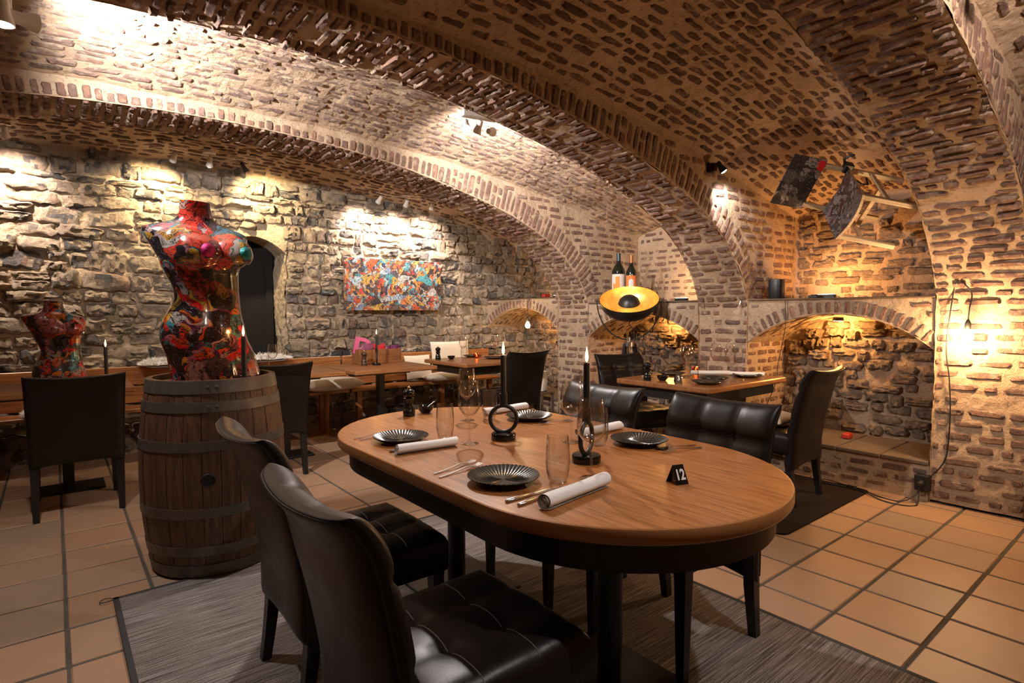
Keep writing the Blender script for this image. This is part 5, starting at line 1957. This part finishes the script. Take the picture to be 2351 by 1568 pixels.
bx, by, bz = 4.63, 1.005, 1.20
w = lambda y, z, dx=.0: (4.685 - bx + dx, y - by, z - bz)
bulb('bare bulb burning against the right pier, cable looped over a hook', bx, by, bz,
     cat([(0, 0, .07), (.0, -.005, .15), (.02, -.01, .24), (.0, .02, .30), (.03, .055, .335), (.02, .075, .315)] + [w(1.10, 1.46), w(1.117, 1.254, -.01), w(1.125, 1.05, -.01), w(1.106, .872), w(1.094, .637), w(1.103, .368), w(1.14, .26), w(1.195, .182), w(1.235, .125)]),
     60, (1, .58, .27), hot='bulb_hot')
bulb('bare bulb hanging into the corner niche on a black cable', 4.69, 5.48, 1.20,
     cat([(0, 0, .07), (-.005, -.004, .16), (.0, -.01, .25), (.015, -.03, .305), (.06, -.04, .318), (.13, -.03, .318)]), 13, (1, .66, .30))
so = thing('wall_socket', 'black socket box at the foot of the right pier', 'socket', (4.705, 1.235, .135))
ob('box', MB().box(-.045, .01, -.045, .045, -.055, .055, .006), 'black_metal', so)
ob('plug', MB().lathe([(0, 0), (.022, 0), (.022, .025), (.010, .045), (0, .045)], 16, T(-.045, 0, .0) @ RY(-PI / 2)), 'cable_black', so)
fc = thing('floor_cable', 'black cable with inline switch looping over the floor by the socket', 'cable', (0, 0, 0))
ob('lead', MB().tube(cat([(4.66, 1.235, .12), (4.60, 1.26, .05), (4.55, 1.33, .006), (4.56, 1.47, .006), (4.62, 1.60, .013), (4.64, 1.72, .014), (4.67, 1.86, .014), (4.62, 1.93, .014), (4.57, 1.86, .014), (4.58, 1.70, .014), (4.56, 1.56, .014),
                                  (4.48, 1.42, .006), (4.47, 1.30, .006), (4.55, 1.23, .006), (4.63, 1.24, .08)]), .0042, 7), 'cable_black', fc)
ob('inline_switch', MB().box(-.035, .035, -.014, .014, 0, .02, .006, T(4.60, 1.655, .010) @ RZ(1.4)), 'black_metal', fc)
tc = MB().tube(cat([(4.84, 2.34, LZ + .01), (4.75, 2.25, LZ + .008), (4.693, 2.225, 1.41), (4.695, 2.218, 1.24), (4.695, 2.243, 1.06), (4.695, 2.276, .877), (4.695, 2.285, .75), (4.70, 2.36, .55), (4.70, 2.46, .32)]), .0032, 6)
tag(ob('speaker_cable', tc, 'cable_black'), 'thin black cable hanging from the ledge speaker across the niche', 'cable')


# ---- spot lamps
def head(parent, p, aim, lens='lens_white', mat='white_lamp_metal', s=1.0, nm='lamp_head'):
    d = (V(aim) - V(p)).normalized()
    M = T(*(V(p) - parent.location)) @ d.to_track_quat('Z', 'Y').to_matrix().to_4x4() @ MX.Scale(s, 4)
    h = ob(nm, MB().lathe([(0, -.055), (.016, -.055), (.020, -.045), (.021, -.01), (.031, .028), (.031, .034), (.027, .034), (.025, .026), (0, .024)], 22, M), mat, parent, 50)
    ob('lens', MB().lathe([(0, .043), (.012, .041), (.021, .036), (.0255, .027)], 20, M), lens, h)
    return V(p) + d * .06 * s


def rail(label, x0, x1, y, z, aims, e, col, group='curved lamp rails over the stone wall', n=3, dead=(), black=()):
    t = thing('lamp_rail', label, 'lamp', ((x0 + x1) / 2, y, z), 0, group)
    L = x1 - x0
    ob('rail_bar', MB().tube([(L * (q - .5), -.035 * math.sin((q - .5) * 2 * PI), -.012 * (q - .5) * 2) for q in lin(0, 1, 20)], .006, 8), 'steel', t)
    ob('ceiling_plate', MB().lathe([(0, .012), (.055, .012), (.055, .035), (0, .04)], 24, MX.Diagonal((1, 1, 1, 1))), 'white_lamp_metal', t)
    ob('stalk', MB().tube([(0, 0, .02), (0, 0, -.002)], .008, 8), 'white_lamp_metal', t)
    for k in range(n):
        q = (.06, .5, .94)[k]
        hp = V((x0 + L * q, y - .035 * math.sin((q - .5) * 2 * PI) - .0, z - .075))
        ob('stem', MB().tube([hp - t.location, hp - t.location + V((0, 0, .072))], .005, 6), 'steel', t)
        a = aims[k]
        lp_ = head(t, hp, a, 'lens_warm' if col is WARM else 'lens_white', 'black_metal' if k in black or k in dead else 'white_lamp_metal')
        if k in dead:
            continue
        light('SPOT', lp_, e[k] if isinstance(e, (tuple, list)) else e, col, aim=a, size=.02, angle=100, blend=.9, name='rail_light')
    return t


YEL = (1.0, .74, .40)
rail('lamp rail high on the stone wall above the tall torso', .86, 1.52, 5.95, 2.80, [(.78, WY, 2.38), (1.15, WY, 1.9), (1.78, WY, 2.38)], (150, 50, 150), YEL, black=(2,))
rail('lamp rail washing the stone wall above the canvas picture', 2.86, 3.62, 5.95, 2.665, [(2.82, WY, 2.2), (3.28, WY, 2.15), (3.70, WY, 2.1)], (170, 150, 170), PINKISH)
rail('lamp rail above the small bust, cut by the frame edge', -.80, -.20, 5.95, 2.80, [(-.85, WY, 2.3), (-.5, WY, 2.2), (-.22, WY, 2.25)], (60, 80, 140), PINKISH)

br2 = thing('lamp_bar', 'white lamp bar with bright heads tucked under the vault beside the middle rib', 'lamp', (2.31, 3.20, 2.66))
ob('bar', MB().box(-.13, .13, -.03, .03, -.015, .02, .004, RZ(-.2)), 'white_lamp_metal', br2)
for px, aim, e, ang in ((2.21, (1.55, 2.0, .79), 185, 90), (2.31, (2.2, 4.6, 0.4), 70, 110), (2.42, (3.0, 3.60, 2.74), 300, 140)):
    q = head(br2, (px, 3.22, 2.585), aim)
    light('SPOT', q, e, WHITE, aim=aim, size=.03, angle=ang, blend=.8, name='bar_light')
ls = thing('spot_lamp', 'big bright spot lamp under the vault above the barrel side', 'lamp', (-.07, 3.30, 2.64))
ob('mount', MB().box(-.10, -.02, -.03, .03, -.02, .06, .005), 'white_lamp_metal', ls)
for p_, aim, e, ang in (((-.05, 3.30, 2.60), (1.1, 3.8, 2.70), 480, 150), ((-.12, 3.24, 2.58), (-.1, 3.2, 0), 95, 115)):
    q = head(ls, p_, aim, s=1.3)
    light('SPOT', q, e, WHITE, aim=aim, size=.03, angle=ang, blend=.8, name='spot_light')
rs = thing('spot_lamp', 'black spot lamp fixed to the face of the middle rib', 'lamp', (4.07, 2.52, 2.46))
ob('mount', MB().box(-.03, .02, -.03, .035, -.04, .03, .006), 'black_metal', rs)
q = head(rs, (4.06, 2.44, 2.44), (4.30, 2.20, 1.95), mat='black_metal')
light('SPOT', q, 48, WHITE, aim=(4.42, 2.56, 2.05), size=.02, angle=80, blend=.7, name='spot_light')
# lamps of the bay above the camera, out of the picture
for k, (p_, aim, e, ang, colr) in enumerate((((2.3, -.15, 2.62), (3.5, .70, 2.40), 170, 100, PINKISH), ((2.7, .30, 2.62), (2.9, .6, 0), 20, 100, WARM),
                                             ((1.95, .05, 2.72), (1.5, 1.3, .79), 105, 70, WHITE), ((.2, .5, 2.72), (.2, 2.4, 0), 8, 100, PINKISH))):
    sp = thing('spot_lamp', ('white spot lamp under the vault above the camera, out of frame' if 1 else ''), 'lamp', p_, 0, 'spot lamps out of frame')
    ob('mount', MB().box(-.03, .03, -.03, .03, .04, .12, .005), 'white_lamp_metal', sp)
    q = head(sp, p_, aim)
    light('SPOT', q, e, colr, aim=aim, size=.035, angle=ang, blend=.8, name='spot_light')
# lamps under the niche arches
for k, (x, y, z, e, lb) in enumerate(((5.25, 3.72, 1.25, 13, 'small amber lamp under the arch behind the tripod lamp'), (5.22, 2.02, 1.25, 20, 'small amber lamp under the arch behind the right chair'), (5.2, 5.60, 1.33, 10, 'small amber lamp under the arch of the corner niche'))):
    nl = thing('niche_lamp', lb, 'lamp', (x, y, z), 0, 'amber lamps under the niche arches')
    ob('body', MB().lathe([(0, .03), (.04, .03), (.045, .0), (0, 0)], 20), 'black_metal', nl)
    ob('lens', MB().lathe([(0, -.002), (.035, -.002), (.035, .001)], 20), 'lens_warm', nl)
    light('POINT', (x - .0, y, z - .035), e, AMBER, size=.03, name='niche_light')
